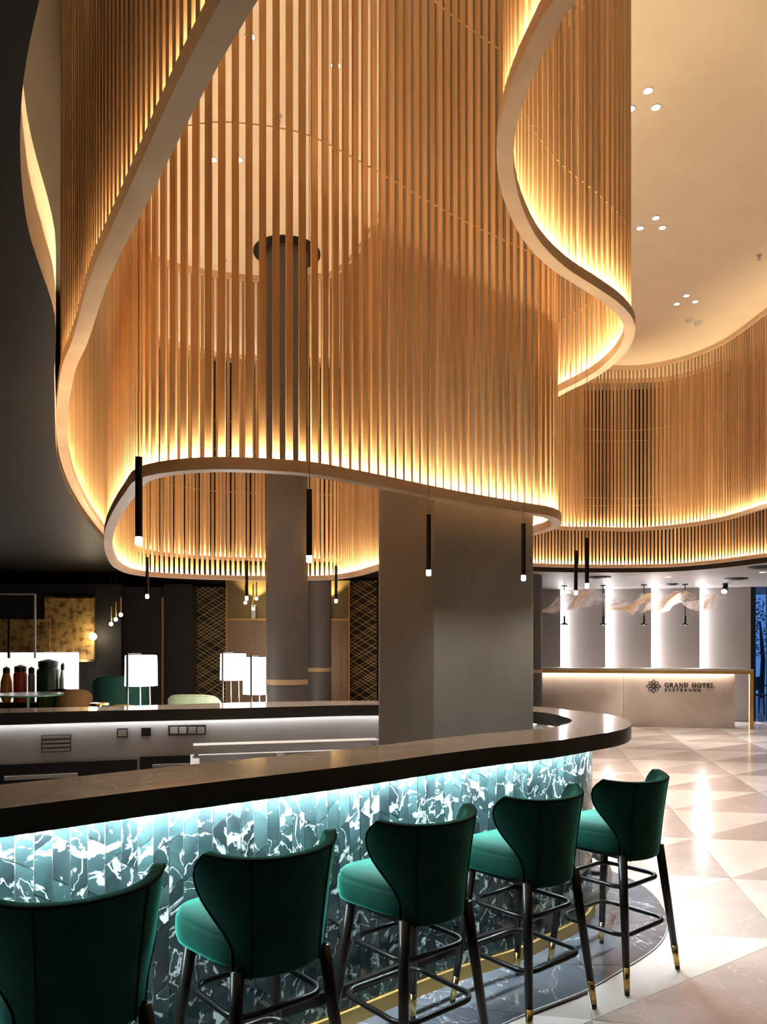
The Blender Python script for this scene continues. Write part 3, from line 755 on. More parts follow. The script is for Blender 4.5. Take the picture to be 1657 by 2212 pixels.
mb = MB(); mb.box(0.25, 0.32, -0.10, -0.03, 0.0, 1.075); mb.build('brass_leg', M['brass_satin'], de)
mb = MB(); mb.box(-4.4, 0.0, -0.055, -0.045, 1.12, 1.132); mb.build('led_strip', M['led_desk'], de)
# logo: eight interlaced loops round a small square
lg = MB(); R0 = 0.135
lx, lz = -((1587 - 1421) / F * 15.35), ZZ(1483, 15.33)
def loop_pts(a, c, rl, rw, n=20):
    out = []
    for k in range(n):
        t = 2 * PI * k / n; r_ = c + rl * math.cos(t); s_ = rw * math.sin(t)
        out.append((lx + r_ * math.cos(a) - s_ * math.sin(a), -0.008, lz + r_ * math.sin(a) + s_ * math.cos(a)))
    return out
for k in range(8):
    a = PI / 4 * k
    lg.tube(loop_pts(a, 0.075, 0.045, 0.036), 0.006, 6, True)
lg.tube([(lx + 0.028 * math.cos(PI / 4 + PI / 2 * k), -0.008, lz + 0.028 * math.sin(PI / 4 + PI / 2 * k)) for k in range(4)], 0.006, 4, True)
for k in range(4):
    a = PI / 2 * k; cx_, cz_ = lx + 0.128 * math.cos(a), lz + 0.128 * math.sin(a)
    lg.tube([(cx_ + 0.012 * math.cos(q * PI / 3), -0.008, cz_ + 0.012 * math.sin(q * PI / 3)) for q in range(6)], 0.005, 4, True)
tag(lg.build('emblem', M['bronze'], de), 'dark flower emblem')
# serif lettering from strokes: each glyph in a 1-high box, list of (x0,z0,x1,z1,weight) plus arcs
T, t_ = 0.17, 0.07
def arc(cx_, cz_, rx, rz_, a0, a1, w0, n=9):
    s = []
    for k in range(n):
        p = math.radians(a0 + (a1 - a0) * k / n); q = math.radians(a0 + (a1 - a0) * (k + 1) / n)
        wk = t_ + (w0 - t_) * abs(math.cos((p + q) / 2))
        s.append((cx_ + rx * math.cos(p), cz_ + rz_ * math.sin(p), cx_ + rx * math.cos(q), cz_ + rz_ * math.sin(q), wk))
    return s
def ser(x, z, h=0.14): return [(x - h, z, x + h, z, t_)]
e_, f_ = 0.035, 0.965
GL = {
 'G': (0.92, arc(0.48, 0.5, 0.40, 0.46, 40, 320, T) + [(0.80, 0.05, 0.80, 0.42, T)] + ser(0.78, 0.42)),
 'R': (0.90, [(0.2, 0, 0.2, 1, T), (0.2, f_, 0.5, f_, t_), (0.2, 0.50, 0.5, 0.50, t_), (0.42, 0.5, 0.82, 0.02, T)] + arc(0.48, 0.73, 0.24, 0.235, 90, -90, T) + ser(0.2, e_) + ser(0.82, e_, 0.1)),
 'A': (0.98, [(0.14, 0, 0.48, 1, t_), (0.48, 1, 0.84, 0, T), (0.26, 0.32, 0.70, 0.32, t_)] + ser(0.14, e_, 0.12) + ser(0.84, e_)),
 'N': (1.0, [(0.18, 0, 0.18, 1, t_), (0.18, 1, 0.82, 0, T), (0.82, 0, 0.82, 1, t_)] + ser(0.18, e_) + ser(0.12, f_, 0.1) + ser(0.82, f_)),
 'D': (0.95, [(0.2, 0, 0.2, 1, T), (0.2, f_, 0.42, f_, t_), (0.2, e_, 0.42, e_, t_)] + arc(0.42, 0.5, 0.40, 0.465, 90, -90, T) + ser(0.16, e_, 0.1) + ser(0.16, f_, 0.1)),
 'H': (1.0, [(0.2, 0, 0.2, 1, T), (0.8, 0, 0.8, 1, T), (0.2, 0.5, 0.8, 0.5, t_)] + ser(0.2, e_) + ser(0.2, f_) + ser(0.8, e_) + ser(0.8, f_)),
 'O': (0.98, arc(0.49, 0.5, 0.41, 0.465, 0, 360, T, 18)),
 'T': (0.86, [(0.43, 0, 0.43, 1, T), (0.06, f_, 0.80, f_, t_), (0.06, 0.78, 0.06, 1, t_), (0.80, 0.78, 0.80, 1, t_)] + ser(0.43, e_)),
 'E': (0.84, [(0.2, 0, 0.2, 1, T), (0.2, f_, 0.74, f_, t_), (0.2, 0.5, 0.58, 0.5, t_), (0.2, e_, 0.76, e_, t_), (0.74, 0.8, 0.74, 1, t_), (0.76, 0, 0.76, 0.22, t_), (0.58, 0.4, 0.58, 0.6, t_)] + ser(0.14, e_, 0.08) + ser(0.14, f_, 0.08)),
 'L': (0.80, [(0.2, 0, 0.2, 1, T), (0.2, e_, 0.72, e_, t_), (0.72, 0, 0.72, 0.25, t_)] + ser(0.2, f_) + ser(0.14, e_, 0.08)),
 'S': (0.70, arc(0.35, 0.73, 0.23, 0.235, 30, 270, T) + arc(0.35, 0.26, 0.24, 0.235, 90, -150, T)),
 'Z': (0.80, [(0.08, f_, 0.72, f_, t_), (0.72, 1, 0.1, 0, T), (0.08, e_, 0.74, e_, t_), (0.08, 0.8, 0.08, 1, t_), (0.74, 0, 0.74, 0.2, t_)]),
 'M': (1.15, [(0.16, 0, 0.16, 1, t_), (0.16, 1, 0.57, 0.05, T), (0.57, 0.05, 0.96, 1, t_), (0.96, 0, 0.96, 1, T)] + ser(0.16, e_) + ser(0.96, e_) + ser(0.1, f_, 0.1) + ser(1.0, f_, 0.1)),
}
def letters(text, x0, x1, zb_, h, name, weight=1.0):
    adv = []; x = 0
    for ch in text:
        adv.append(x); x += (0.55 if ch == ' ' else GL[ch][0])
    n = len(text) - 1
    tot_glyph = x * h; gap = max(0.0, (x1 - x0 - tot_glyph) / n)
    for k, ch in enumerate(text):
        if ch == ' ': continue
        mb = MB(); gx = x0 + adv[k] * h + gap * k
        for a, b, c, d, wk in GL[ch][1]:
            va, vb = Vector((a * h, 0, b * h)), Vector((c * h, 0, d * h))
            if (vb - va).length < 1e-5: continue
            ext = (vb - va).normalized() * 0.01 * h
            mb.bar(va - ext, vb + ext, 0.016, wk * h * weight)
        mb.build(name, M['bronze'], de, (gx, -0.006, zb_))
k_ = 15.33 / F
letters('GRAND HOTEL', -(1587 - 1445.5) * k_ * 1.015, -(1587 - 1547) * k_ * 1.015, ZZ(1485, 15.33), 0.089, 'letter')
letters('ESZTERGOM', -(1587 - 1446) * k_ * 1.015, -(1587 - 1519) * k_ * 1.015, ZZ(1494, 15.33), 0.054, 'letter_small')

# wall behind the desk: sawtooth panels with light slots
WB = Vector((XX(1622, 16.6), 16.6))
wr = thing('wall_reception', None, None, (WB.x, WB.y, 0), RZ); tag(wr, 'grey panelled wall behind the reception desk with four lit slots', kind='structure')
mb = MB(); mb.box(-6.5, 0.0, 0.16, 0.3, -0.012, Z_LOW); mb.build('wall_panel_backing', M['panelgrey'], wr)
slots = [-(1622 - x) / F * 16.75 * 1.01 for x in (1229, 1325, 1421, 1520)]
edges = [-6.5] + slots + [0.0]
for k in range(5):
    a, b = edges[k], edges[k + 1]
    pa = 0.13 if k > 0 else 0.05
    v = [(a + 0.0, pa, -0.0), (b, 0.0, 0.0), (b, 0.16, 0.0), (a + 0.0, 0.16, 0.0)]
    v = v + [(x, y, Z_LOW) for x, y, z in v]
    f = [(0, 3, 2, 1), (4, 5, 6, 7), (0, 1, 5, 4), (1, 2, 6, 5), (2, 3, 7, 6), (3, 0, 4, 7)]
    obj('wall_panel', mesh('wall_panel', v, f, M['panelgrey']), wr)
for s in slots:
    v = [(s + 0.003, 0.0, 0.02), (s + 0.105, 0.118, 0.02), (s + 0.003, 0.13, 0.02)]
    v = v + [(x, y, Z_LOW - 0.02) for x, y, z in v]
    obj('led_slot', mesh('led_slot', v, [(0, 2, 1), (3, 4, 5), (0, 1, 4, 3), (1, 2, 5, 4), (2, 0, 3, 5)], M['led_desk']), wr)
# pendants over the desk
for k, px in enumerate((1219, 1303, 1391, 1480)):
    y = 15.62 - 0.1895 * (XX(px, 15.4) - 6.95); p = Vector((XX(px, y), y))
    r = thing('desk_pendant', 'thin black disc pendant over the desk, %s from the left' % ('first', 'second', 'third', 'fourth')[k], 'pendant lamp', (p.x, p.y, ZZ(1350, y)), 0, 'disc pendants over the reception desk')
    mb = MB(); mb.lathe([(0.085, 0.0), (0.09, 0.006), (0.03, 0.045), (0.02, 0.05)], 24); smooth_sharp(mb.build('shade', M['black'], r))
    mb = MB(); mb.lathe([(0.022, 0.05), (0.022, 0.19)], 12); mb.build('socket', M['black'], r)
    zt2 = Z_LOW - ZZ(1350, y)
    mb = MB(); mb.lathe([(0.010, 0.19), (0.010, zt2 - 0.02)], 8); mb.build('stem', M['black'], r)
    mb = MB(); mb.lathe([(0.06, zt2 - 0.02), (0.06, zt2)], 20); mb.build('canopy', M['black'], r)
    mb = MB(); mb.lathe([(0.010, -0.006), (0.016, 0.0)], 12); mb.build('bulb', M['shade'], r)
# gauzy cloud sculpture
m, nt, b = newmat('iridescent gauze')
tc = nd(nt, 'ShaderNodeTexCoord'); n1 = nd(nt, 'ShaderNodeTexNoise'); n1.inputs['Scale'].default_value = 2.3; n1.inputs['Detail'].default_value = 3
nt.links.new(tc.outputs['Object'], n1.inputs['Vector'])
r = nd(nt, 'ShaderNodeValToRGB'); el = r.color_ramp.elements
el[0].position = 0.30; el[0].color = (0.45, 0.70, 0.98, 1); el[1].position = 0.72; el[1].color = (0.95, 0.55, 0.30, 1)
for pos, col in ((0.40, (0.95, 0.9, 0.88, 1)), (0.50, (0.97, 0.86, 0.8, 1)), (0.58, (1.0, 0.60, 0.40, 1)), (0.64, (0.95, 0.78, 0.38, 1))):
    q = el.new(pos); q.color = col
nt.links.new(n1.outputs['Fac'], r.inputs['Fac']); nt.links.new(r.outputs['Color'], b.inputs['Base Color'])
n2 = nd(nt, 'ShaderNodeTexNoise'); n2.inputs['Scale'].default_value = 3.5; n2.inputs['Detail'].default_value = 4; nt.links.new(tc.outputs['Object'], n2.inputs['Vector'])
mr = nd(nt, 'ShaderNodeMapRange'); mr.inputs['From Min'].default_value = 0.35; mr.inputs['From Max'].default_value = 0.7; mr.inputs['To Min'].default_value = 0.12; mr.inputs['To Max'].default_value = 0.75
nt.links.new(n2.outputs['Fac'], mr.inputs['Value'])
tl = nd(nt, 'ShaderNodeBsdfTranslucent'); tpn = nd(nt, 'ShaderNodeBsdfTransparent'); m1 = nd(nt, 'ShaderNodeMixShader'); m2 = nd(nt, 'ShaderNodeMixShader')
b.inputs['Roughness'].default_value = 0.4
nt.links.new(r.outputs['Color'], tl.inputs['Color']); m1.inputs[0].default_value = 0.6
nt.links.new(b.outputs[0], m1.inputs[1]); nt.links.new(tl.outputs[0], m1.inputs[2])
nt.links.new(mr.outputs[0], m2.inputs[0]); nt.links.new(tpn.outputs[0], m2.inputs[1]); nt.links.new(m1.outputs[0], m2.inputs[2])
nt.links.new(m2.outputs[0], nt.nodes['Material Output'].inputs['Surface'])
M['gauze'] = m
Yc = 14.4
top = [(1165, 1322), (1195, 1303), (1218, 1285), (1234, 1290), (1255, 1275), (1280, 1270), (1302, 1285), (1320, 1288), (1345, 1296), (1370, 1300), (1392, 1283), (1412, 1290), (1432, 1300), (1450, 1282), (1470, 1277), (1490, 1288), (1512, 1296), (1530, 1282), (1543, 1292)]
bot = [(1165, 1324), (1195, 1323), (1218, 1321), (1234, 1316), (1255, 1312), (1280, 1310), (1302, 1296), (1320, 1310), (1345, 1320), (1370, 1326), (1392, 1322), (1412, 1316), (1432, 1322), (1450, 1306), (1470, 1294), (1490, 1310), (1512, 1319), (1530, 1313), (1543, 1308)]
tp = catmull(top, False, 5); bt = catmull(bot, False, 5)
sc = thing('cloud_sculpture', 'wavy iridescent gauze cloud hanging over the reception desk', 'hanging sculpture', (XX(1360, Yc), Yc, ZZ(1300, Yc)))
for layer in range(2):
    v = []; f = []; NV = 10
    for k, (a, c) in enumerate(zip(tp, bt)):
        for j in range(NV + 1):
            t = j / NV; px_ = a.x + (c.x - a.x) * t; py_ = a.y + (c.y - a.y) * t
            yy = Yc + 0.28 * math.sin(k * 0.33 + layer * 1.7 + t * 2.4) + 0.10 * math.sin(k * 0.9 + t * 7 + layer)
            yy += (0.22 if layer else -0.1)
            p = at(px_, py_ + (3.0 * math.sin(k * 0.6 + 5 * t) if layer else 0), Yc)
            v.append((p.x - XX(1360, Yc) + 0.04 * math.sin(5 * t + k * 0.5), yy - Yc, p.z - ZZ(1300, Yc)))
    for k in range(len(tp) - 1):
        for j in range(NV):
            q = k * (NV + 1) + j; f.append((q, q + NV + 1, q + NV + 2, q + 1))
    obj('gauze_layer', mesh('gauze_layer', v, f, M['gauze'], True), sc)
for k, px in enumerate((1240, 1300, 1392, 1452, 1500)):
    mb = MB(); x = XX(px, Yc) - XX(1360, Yc); z = ZZ(1287, Yc) - ZZ(1300, Yc); mb.lathe([(0.002, z), (0.002, Z_LOW - ZZ(1300, Yc))], 6, (x, 0)); mb.build('suspension_wire', M['steel'], sc)
# low-ceiling fittings
def ceil_disc(px, py, r, lab):
    Y = (EYE - Z_LOW) * F / (py - HY)
    t = thing('ceiling_vent', lab, 'ceiling vent', (XX(px, Y), Y, Z_LOW), 0, 'round black vents in the low ceiling')
    mb = MB(); mb.lathe([(r * 0.94, -0.022), (r, -0.016), (r, 0.0)], 36); smooth_sharp(mb.build('ring', M['black'], t))
    mb = MB(); mb.lathe([(r * 0.5, -0.036), (r * 0.62, -0.03), (r * 0.62, -0.02)], 36); smooth_sharp(mb.build('cone', M['black'], t))
ceil_disc(1296, 1246, 0.20, 'round black ceiling vent above the first two desk pendants'); ceil_disc(1590, 1249, 0.21, 'round black ceiling vent above the spotlight near the window'); ceil_disc(1648, 1224, 0.22, 'round black ceiling vent cut by the right edge of the picture')
ceil_disc(1452, 1261, 0.12, 'small round black ceiling vent above the third desk pendant')
for px, py, lab in ((1443, 1246, 'small lit downlight in the low ceiling above the desk'), (1648, 1235.5, 'small lit downlight in the low ceiling at the right edge')):
    downlight(px, py, lab, True, Z_LOW, None, 1.0, 1.5, 'downlights in the low ceiling')
Y = 15.6; sp = thing('spotlight', 'black adjustable spotlight on the low ceiling near the window', 'spotlight', (XX(1567, Y), Y, Z_LOW))
mb = MB(); mb.lathe([(0.05, -0.05), (0.05, 0)], 16); mb.build('base', M['black'], sp)
mb = MB(); mb.tube([(0.03, 0.05, -0.06), (-0.05, -0.06, -0.17)], [0.05, 0.065], 16); mb.build('lamp_head', M['black'], sp)
mb = MB(); mb.tube([(-0.05, -0.06, -0.17), (-0.052, -0.063, -0.173)], 0.055, 16); mb.build('lens', M['disc'], sp)

# window beside the reception wall and what lies outside
wn = thing('window_1', None, None, (WB.x, WB.y, 0), RZ); tag(wn, 'tall dark framed window with blue dusk outside', kind='structure')
mb = MB(); mb.box(0.02, 0.10, 0.0, 0.12, 0.0, Z_LOW); mb.build('window_frame', M['black'], wn)
mb = MB(); mb.box(0.34, 0.42, 0.0, 0.12, 0.0, Z_LOW); mb.build('window_frame', M['black'], wn)
mb = MB(); mb.box(0.42, 2.2, 0.0, 0.12, 0.0, Z_LOW); mb.build('window_side_panel', M['plasterd'], wn)
mb = MB(); mb.box(0.10, 0.34, 0.05, 0.062, 0.02, Z_LOW); mb.build('pane', M['glass'], wn)
mb = MB(); mb.box(-9.0, 14, 1.0, 9, -0.011, -0.004); o = mb.build('terrace_floor', plain('terrace paving', (0.30, 0.36, 0.42), 0.3, var=0.2), None, (WB.x, WB.y, 0), RZ); struct(o, 'bluish terrace floor outside the window')
def chair_out():
    p = Vector((XX(1645, 18.4), 18.4))
    t = thing('terrace_chair', 'dark terrace chair standing outside the window', 'chair', (p.x, p.y, -0.004), 0.5)
    mb = MB(); mb.box(-0.22, 0.22, -0.22, 0.22, 0.44, 0.47); mb.build('seat', M['black'], t)
    mb = MB(); mb.box(-0.22, 0.22, 0.20, 0.23, 0.55, 0.88); mb.build('backrest', M['black'], t)
    for sx in (-1, 1):
        for sy in (-1, 1):
            mb = MB(); mb.tube([(sx * 0.2, sy * 0.2, 0.88 if sy > 0 else 0.45), (sx * 0.24, sy * 0.24, 0.0)], 0.018, 8); mb.build('leg', M['black'], t)
        mb = MB(); mb.tube([(sx * 0.22, -0.21, 0.66), (sx * 0.22, 0.21, 0.68)], 0.015, 8); mb.build('armrest', M['black'], t)
chair_out()
tr = thing('tree', 'dark leafy tree silhouetted in the dusk outside the window', 'tree', (XX(1645, 24), 24, -0.012))
mb = MB(); mb.tube([(0, 0, 0), (0.05, 0, 1.2), (0, 0.1, 2.4)], [0.09, 0.07, 0.03], 8); mb.build('trunk', M['black'], tr)
mb = MB()
for k in range(900):
    a = random.uniform(0, 2 * PI); rr = random.uniform(0, 1) ** 0.5 * 1.0; z = random.uniform(1.3, 3.1); x, y = rr * math.cos(a), rr * math.sin(a) ; s = 0.05
    d = Vector((random.uniform(-1, 1), random.uniform(-1, 1), random.uniform(-1, 1))).normalized() * s; e = Vector((random.uniform(-1, 1), random.uniform(-1, 1), random.uniform(-1, 1))).normalized() * s * 0.6
    c = Vector((x, y, z)); mb.add([c - d, c + e, c + d, c - e], [(0, 1, 2, 3)])
tag(mb.build('foliage', plain('dark leaves', (0.01, 0.02, 0.02), 0.6), tr), kind='stuff')

# ================================================================== LOUNGE BACKGROUND
def wbox(name, x0, x1, y0, y1, Y, th, mat, parent=None, loc=(0, 0, 0)):
    """upright slab whose front face, at depth Y, covers the pixel box"""
    mb = MB(); mb.box(XX(x0, Y) - loc[0], XX(x1, Y) - loc[0], Y - loc[1], Y + th - loc[1], ZZ(y1, Y) - loc[2], ZZ(y0, Y) - loc[2]); return mb.build(name, mat, parent)
YB = 14.3
M['lattice'] = plain('gold lattice metal', (0.62, 0.43, 0.14), 0.4, 0.6)
M['latback'] = plain('dark lattice backing', (0.022, 0.018, 0.013), 0.6)
def lattice(px0, px1, py0, label, Y):
    x0, x1 = XX(px0, Y), XX(px1, Y); z1 = ZZ(py0, Y); W_ = x1 - x0; H_ = z1
    t = thing('lattice_panel', label, 'lattice panel', ((x0 + x1) / 2, Y, 0), 0, 'gold lattice wall panels')
    mb = MB(); mb.box(-W_ / 2, W_ / 2, 0.03, 0.06, 0, H_); mb.build('backing', M['latback'], t)
    rnd = random.Random(px0)
    sl = 0.62
    for sg in (-1, 1):
        zc = -sl * W_
        while zc < H_ + sl * W_:
            a, b = (-W_ / 2, zc - sg * sl * W_ / 2), (W_ / 2, zc + sg * sl * W_ / 2)
            # clip to panel
            def clip(p, q):
                t0, t1 = 0.0, 1.0
                dz = q[1] - p[1]
                for lim, s_ in ((0.0, 1), (H_, -1)):
                    fa, fb = s_ * (p[1] - lim), s_ * (q[1] - lim)
                    if fa < 0 and fb < 0: return None
                    if fa < 0: t0 = max(t0, fa / (fa - fb))
                    if fb < 0: t1 = min(t1, fa / (fa - fb))
                if t1 - t0 < 0.02: return None
                g_ = lambda t: (p[0] + (q[0] - p[0]) * t, p[1] + dz * t)
                return g_(t0), g_(t1)
            c = clip(a, b)
            if c:
                mb = MB(); mb.bar((c[0][0], 0.015 + 0.008 * sg, c[0][1]), (c[1][0], 0.015 + 0.008 * sg, c[1][1]), 0.008, 0.011); mb.build('lattice_bar', M['lattice'], t)
            zc += rnd.choice([0.055, 0.075, 0.15])
lattice(413, 490, 1268, 'dark wall panel with gold criss-cross lattice left of the brass door', YB)
lattice(756, 814, 1254, 'dark wall panel with gold criss-cross lattice right of the dark columns', YB)
M['brassdoor'] = plain('bronze door', (0.36, 0.24, 0.15), 0.35, 0.3, var=0.08)
M['brasswall'] = plain('brass tinted wall', (0.26, 0.19, 0.075), 0.45, 0.35, var=0.08)
def door(n, x0, x1, ytop, ydoor, Y, lab):
    d = thing('door_%d' % n, None, None, (XX((x0 + x1) / 2, Y), Y, 0)); tag(d, lab, kind='structure')
    L_ = d.location
    def b_(name, a, c, y0, z0, z1, th, mat): 
        mb = MB(); mb.box(XX(a, Y) - L_.x, XX(c, Y) - L_.x, -th, 0.0, z0, z1); return mb.build(name, mat, d)
    zt_, zd = ZZ(ytop, Y), ZZ(ydoor, Y)
    b_('over_panel', x0, x1, 0, zd, zt_, 0.0 + 0.02, M['brasswall']); b_('door_leaf', x0, x1, 0, 0.0, zd - 0.01, 0.03, M['brassdoor'])
    b_('door_head', x0, x1, 0, zd - 0.02, zd + 0.015, 0.05, M['brass_satin'])
    b_('door_frame', x0, x0 + 3, 0, 0.0, zt_, 0.06, M['brass_satin']); b_('door_frame', x1 - 3, x1, 0, 0.0, zt_, 0.06, M['brass_satin'])
    for q in (0.28, 0.62):
        a = x0 + (x1 - x0) * q; b_('door_panel', a, a + (x1 - x0) * 0.28, 0, 0.25, zd - 0.18, 0.045, M['brassdoor'])
    return d
door(1, 489, 600, 1254, 1338, 14.2, 'bronze panelled door under brass wall, left of the round column')
door(2, 709, 756, 1254, 1338, 14.2, 'bronze panelled door right of the two round columns')
# brass wall spot cones
for px, lab in ((548, 'small brass wall light above the bronze door on the left'), (709, 'small brass wall light above the bronze door on the right')):
    Y = 14.0; t = thing('wall_light', lab, 'wall light', (XX(px, Y), Y, ZZ(1325, Y)), 0, 'wall lights above the bronze doors')
    mb = MB(); mb.box(-0.035, 0.035, -0.03, 0.03, -0.10, 0.14); mb.build('housing', plain('pale metal', (0.7, 0.72, 0.75), 0.3, 0.2), t)
    mb = MB(); mb.box(-0.03, 0.03, -0.025, 0.025, 0.14, 0.146); mb.build('lens', M['disc'], t)
    mb = MB(); mb.box(-0.02, 0.02, 0.03, 0.17, 0.0, 0.04); mb.build('bracket', M['brass_satin'], t)
    ld = bpy.data.lights.new('wall_light_beam', 'SPOT'); ld.energy = 45; ld.color = (1, 0.75, 0.4); ld.spot_size = math.radians(100); ld.spot_blend = 0.4; ld.shadow_soft_size = 0.03
    lo = bpy.data.objects.new('beam', ld); C.objects.link(lo); lo.parent = t; lo.location = (0, 0, 0.16); lo.rotation_euler = (PI, 0, 0)
# dark panels, brass strip
struct(wbox('wall_panel_dark', 262, 350, 1268, 1530, 13.6, 0.4, plain('dark aubergine panel', (0.028, 0.024, 0.026), 0.5)), 'dark wall panel behind the floor lamp at left')
o = wbox('brass_strip', 349, 353, 1290, 1540, 13.55, 0.03, M['brass_satin']); tag(o, 'thin upright brass strip on the dark wall', 'wall trim')
struct(wbox('wall_panel_right', 353, 413, 1262, 1540, 13.8, 0.4, plain('dark graphite panel', (0.02, 0.019, 0.021), 0.5)), 'dark wall panel between brass strip and lattice')
# gold artwork
m, nt, b = newmat('gold mottled leaf')
tc = nd(nt, 'ShaderNodeTexCoord'); n1 = nd(nt, 'ShaderNodeTexNoise'); n1.inputs['Scale'].default_value = 9; n1.inputs['Detail'].default_value = 7
nt.links.new(tc.outputs['Object'], n1.inputs['Vector']); r = nd(nt, 'ShaderNodeValToRGB'); r.color_ramp.elements[0].position = 0.36; r.color_ramp.elements[1].position = 0.55
r.color_ramp.elements[0].color = (0.14, 0.075, 0.02, 1); r.color_ramp.elements[1].color = (0.50, 0.31, 0.10, 1)
nt.links.new(n1.outputs['Fac'], r.inputs['Fac']); nt.links.new(r.outputs['Color'], b.inputs['Base Color']); b.inputs['Metallic'].default_value = 0.3; b.inputs['Roughness'].default_value = 0.4
M['goldleaf'] = m
Y = 12.9; ax, az = XX(150, Y), ZZ(1360, Y)
art = thing('gold_artwork', 'mottled gold panel on the dark wall at far left', 'wall panel', (ax, Y, ZZ(1427, Y)))
mb = MB(); mb.box(XX(96, Y) - ax, XX(203, Y) - ax, 0, 0.06, 0, ZZ(1290, Y) - ZZ(1427, Y)); mb.build('panel', M['goldleaf'], art)
for py in (1290, 1427):
    z = ZZ(py, Y) - ZZ(1427, Y); mb = MB(); mb.box(XX(96, Y) - ax, XX(203, Y) - ax, -0.02, 0.0, z - 0.02, z + 0.02); mb.build('edge_strip', M['brass'], art)
struct(wbox('wall_lounge', -400, 262, 1262, 1600, 13.0, 0.1, M['darkwall']), 'dark wall carrying the gold panel')
def globe(px, py, Y, r, lab):
    p = at(px, py, Y); t = thing('globe_lamp', lab, 'wall lamp', tuple(p))
    v = MB(); prof = [(max(0.001, r * math.sin(PI * k / 10)), -r * math.cos(PI * k / 10)) for k in range(11)]; v.lathe(prof, 16); smooth_sharp(v.build('globe', emit('lit globe', (1.0, 0.82, 0.55), 45), t), 80)
    mb = MB(); mb.tube([(0, 0, r), (0, 0, r + 0.1), (0, 0.16, r + 0.12)], 0.008, 8); mb.build('arm', M['brass_satin'], t)
globe(201, 1375, 12.75, 0.06, 'small bright globe lamp on the edge of the gold panel')
# brass stick pendants
def stick(px, ytop, ybulb, Y, lab):
    p = at(px, ybulb, Y); t = thing('brass_pendant', lab, 'pendant lamp', tuple(p), 0, 'thin brass stick pendants in the lounge')
    z1 = ZZ(ytop, Y) - p.z
    mb = MB(); mb.lathe([(0.013, 0.02), (0.013, z1)], 10); mb.build('tube', M['brass_satin'], t)
    mb = MB(); mb.lathe([(0.003, z1), (0.003, Z_LOW - p.z)], 6); mb.build('cable', M['black'], t)
    mb = MB(); r = 0.03; mb.lathe([(max(0.001, r * math.sin(PI * k / 8)), -r * math.cos(PI * k / 8)) for k in range(9)], 12); smooth_sharp(mb.build('bulb', M['bulb_small'], t), 80)
for px, yt, yb, lab in ((240, 1310, 1348, 'lowest of the three brass stick pendants at left'), (250, 1300, 1338, 'middle of the three brass stick pendants at left'), (261, 1290, 1328, 'highest of the three brass stick pendants at left')): stick(px, yt, yb, 11.5, lab)
for px, yt, yb, lab in ((530, 1262, 1302, 'brass stick pendant left of the wall light by the column'), (554, 1258, 1293, 'brass stick pendant right of the wall light by the column'), (547, 1262, 1315, 'lowest brass stick pendant by the round column'), (669, 1265, 1305, 'brass stick pendant in the gap right of the round column')): stick(px, yt, yb, 13.6, lab)

# floor lamps
def floor_lamp(px, y0, y1, wpx, Y, lab, polepx):
    x = XX(px, Y); zb_, zt_ = ZZ(y1, Y), ZZ(y0, Y); r = wpx / F * Y / 2; dx = XX(polepx, Y) - x
    t = thing('floor_lamp', lab, 'floor lamp', (x, Y, -0.012), 0, 'floor lamps with white shades')
    mb = MB(); mb.lathe([(r * 0.97, zt_), (r, zt_ - 0.02), (r * 1.03, zb_)], 32, cap=False); mb.lathe([(r * 0.96, zb_ + 0.01), (r * 0.96, zb_ + 0.012)], 32); smooth_sharp(mb.build('lamp_shade', M['shade'], t))
    mb = MB(); mb.tube([(dx, -r - 0.012, 0.0), (dx, -r - 0.012, zt_ + 0.03)], 0.011, 10); mb.build('pole', M['black'], t)
    for k in (0.25, 0.7):
        mb = MB(); mb.tube([(dx + r * k * 1.6, r * 0.5, 0.0), (dx + r * k * 1.4, r * 0.4, zb_)], 0.007, 8); mb.build('leg', M['steeldark'], t)
    mb = MB(); mb.tube([(dx, -r - 0.012, zt_ + 0.02), (0, 0, zt_ + 0.02)], 0.006, 8); mb.build('shade_arm', M['black'], t)
    ld = bpy.data.lights.new('lamp_glow', 'POINT'); ld.energy = 22; ld.color = (1, 0.9, 0.8); ld.shadow_soft_size = r * 0.8
    lo = bpy.data.objects.new('glow', ld); C.objects.link(lo); lo.parent = t; lo.location = (0, 0, zb_ - 0.15)
floor_lamp(305, 1413, 1479, 67, 8.3, 'floor lamp with white drum shade at left, in front of the teal armchair', 287)
floor_lamp(504, 1410, 1467, 55, 9.9, 'floor lamp with white drum shade before the bronze door, farther of the pair', 487)
floor_lamp(557, 1418, 1497, 62, 9.2, 'floor lamp with tall white shade half hidden by the round column', 548)

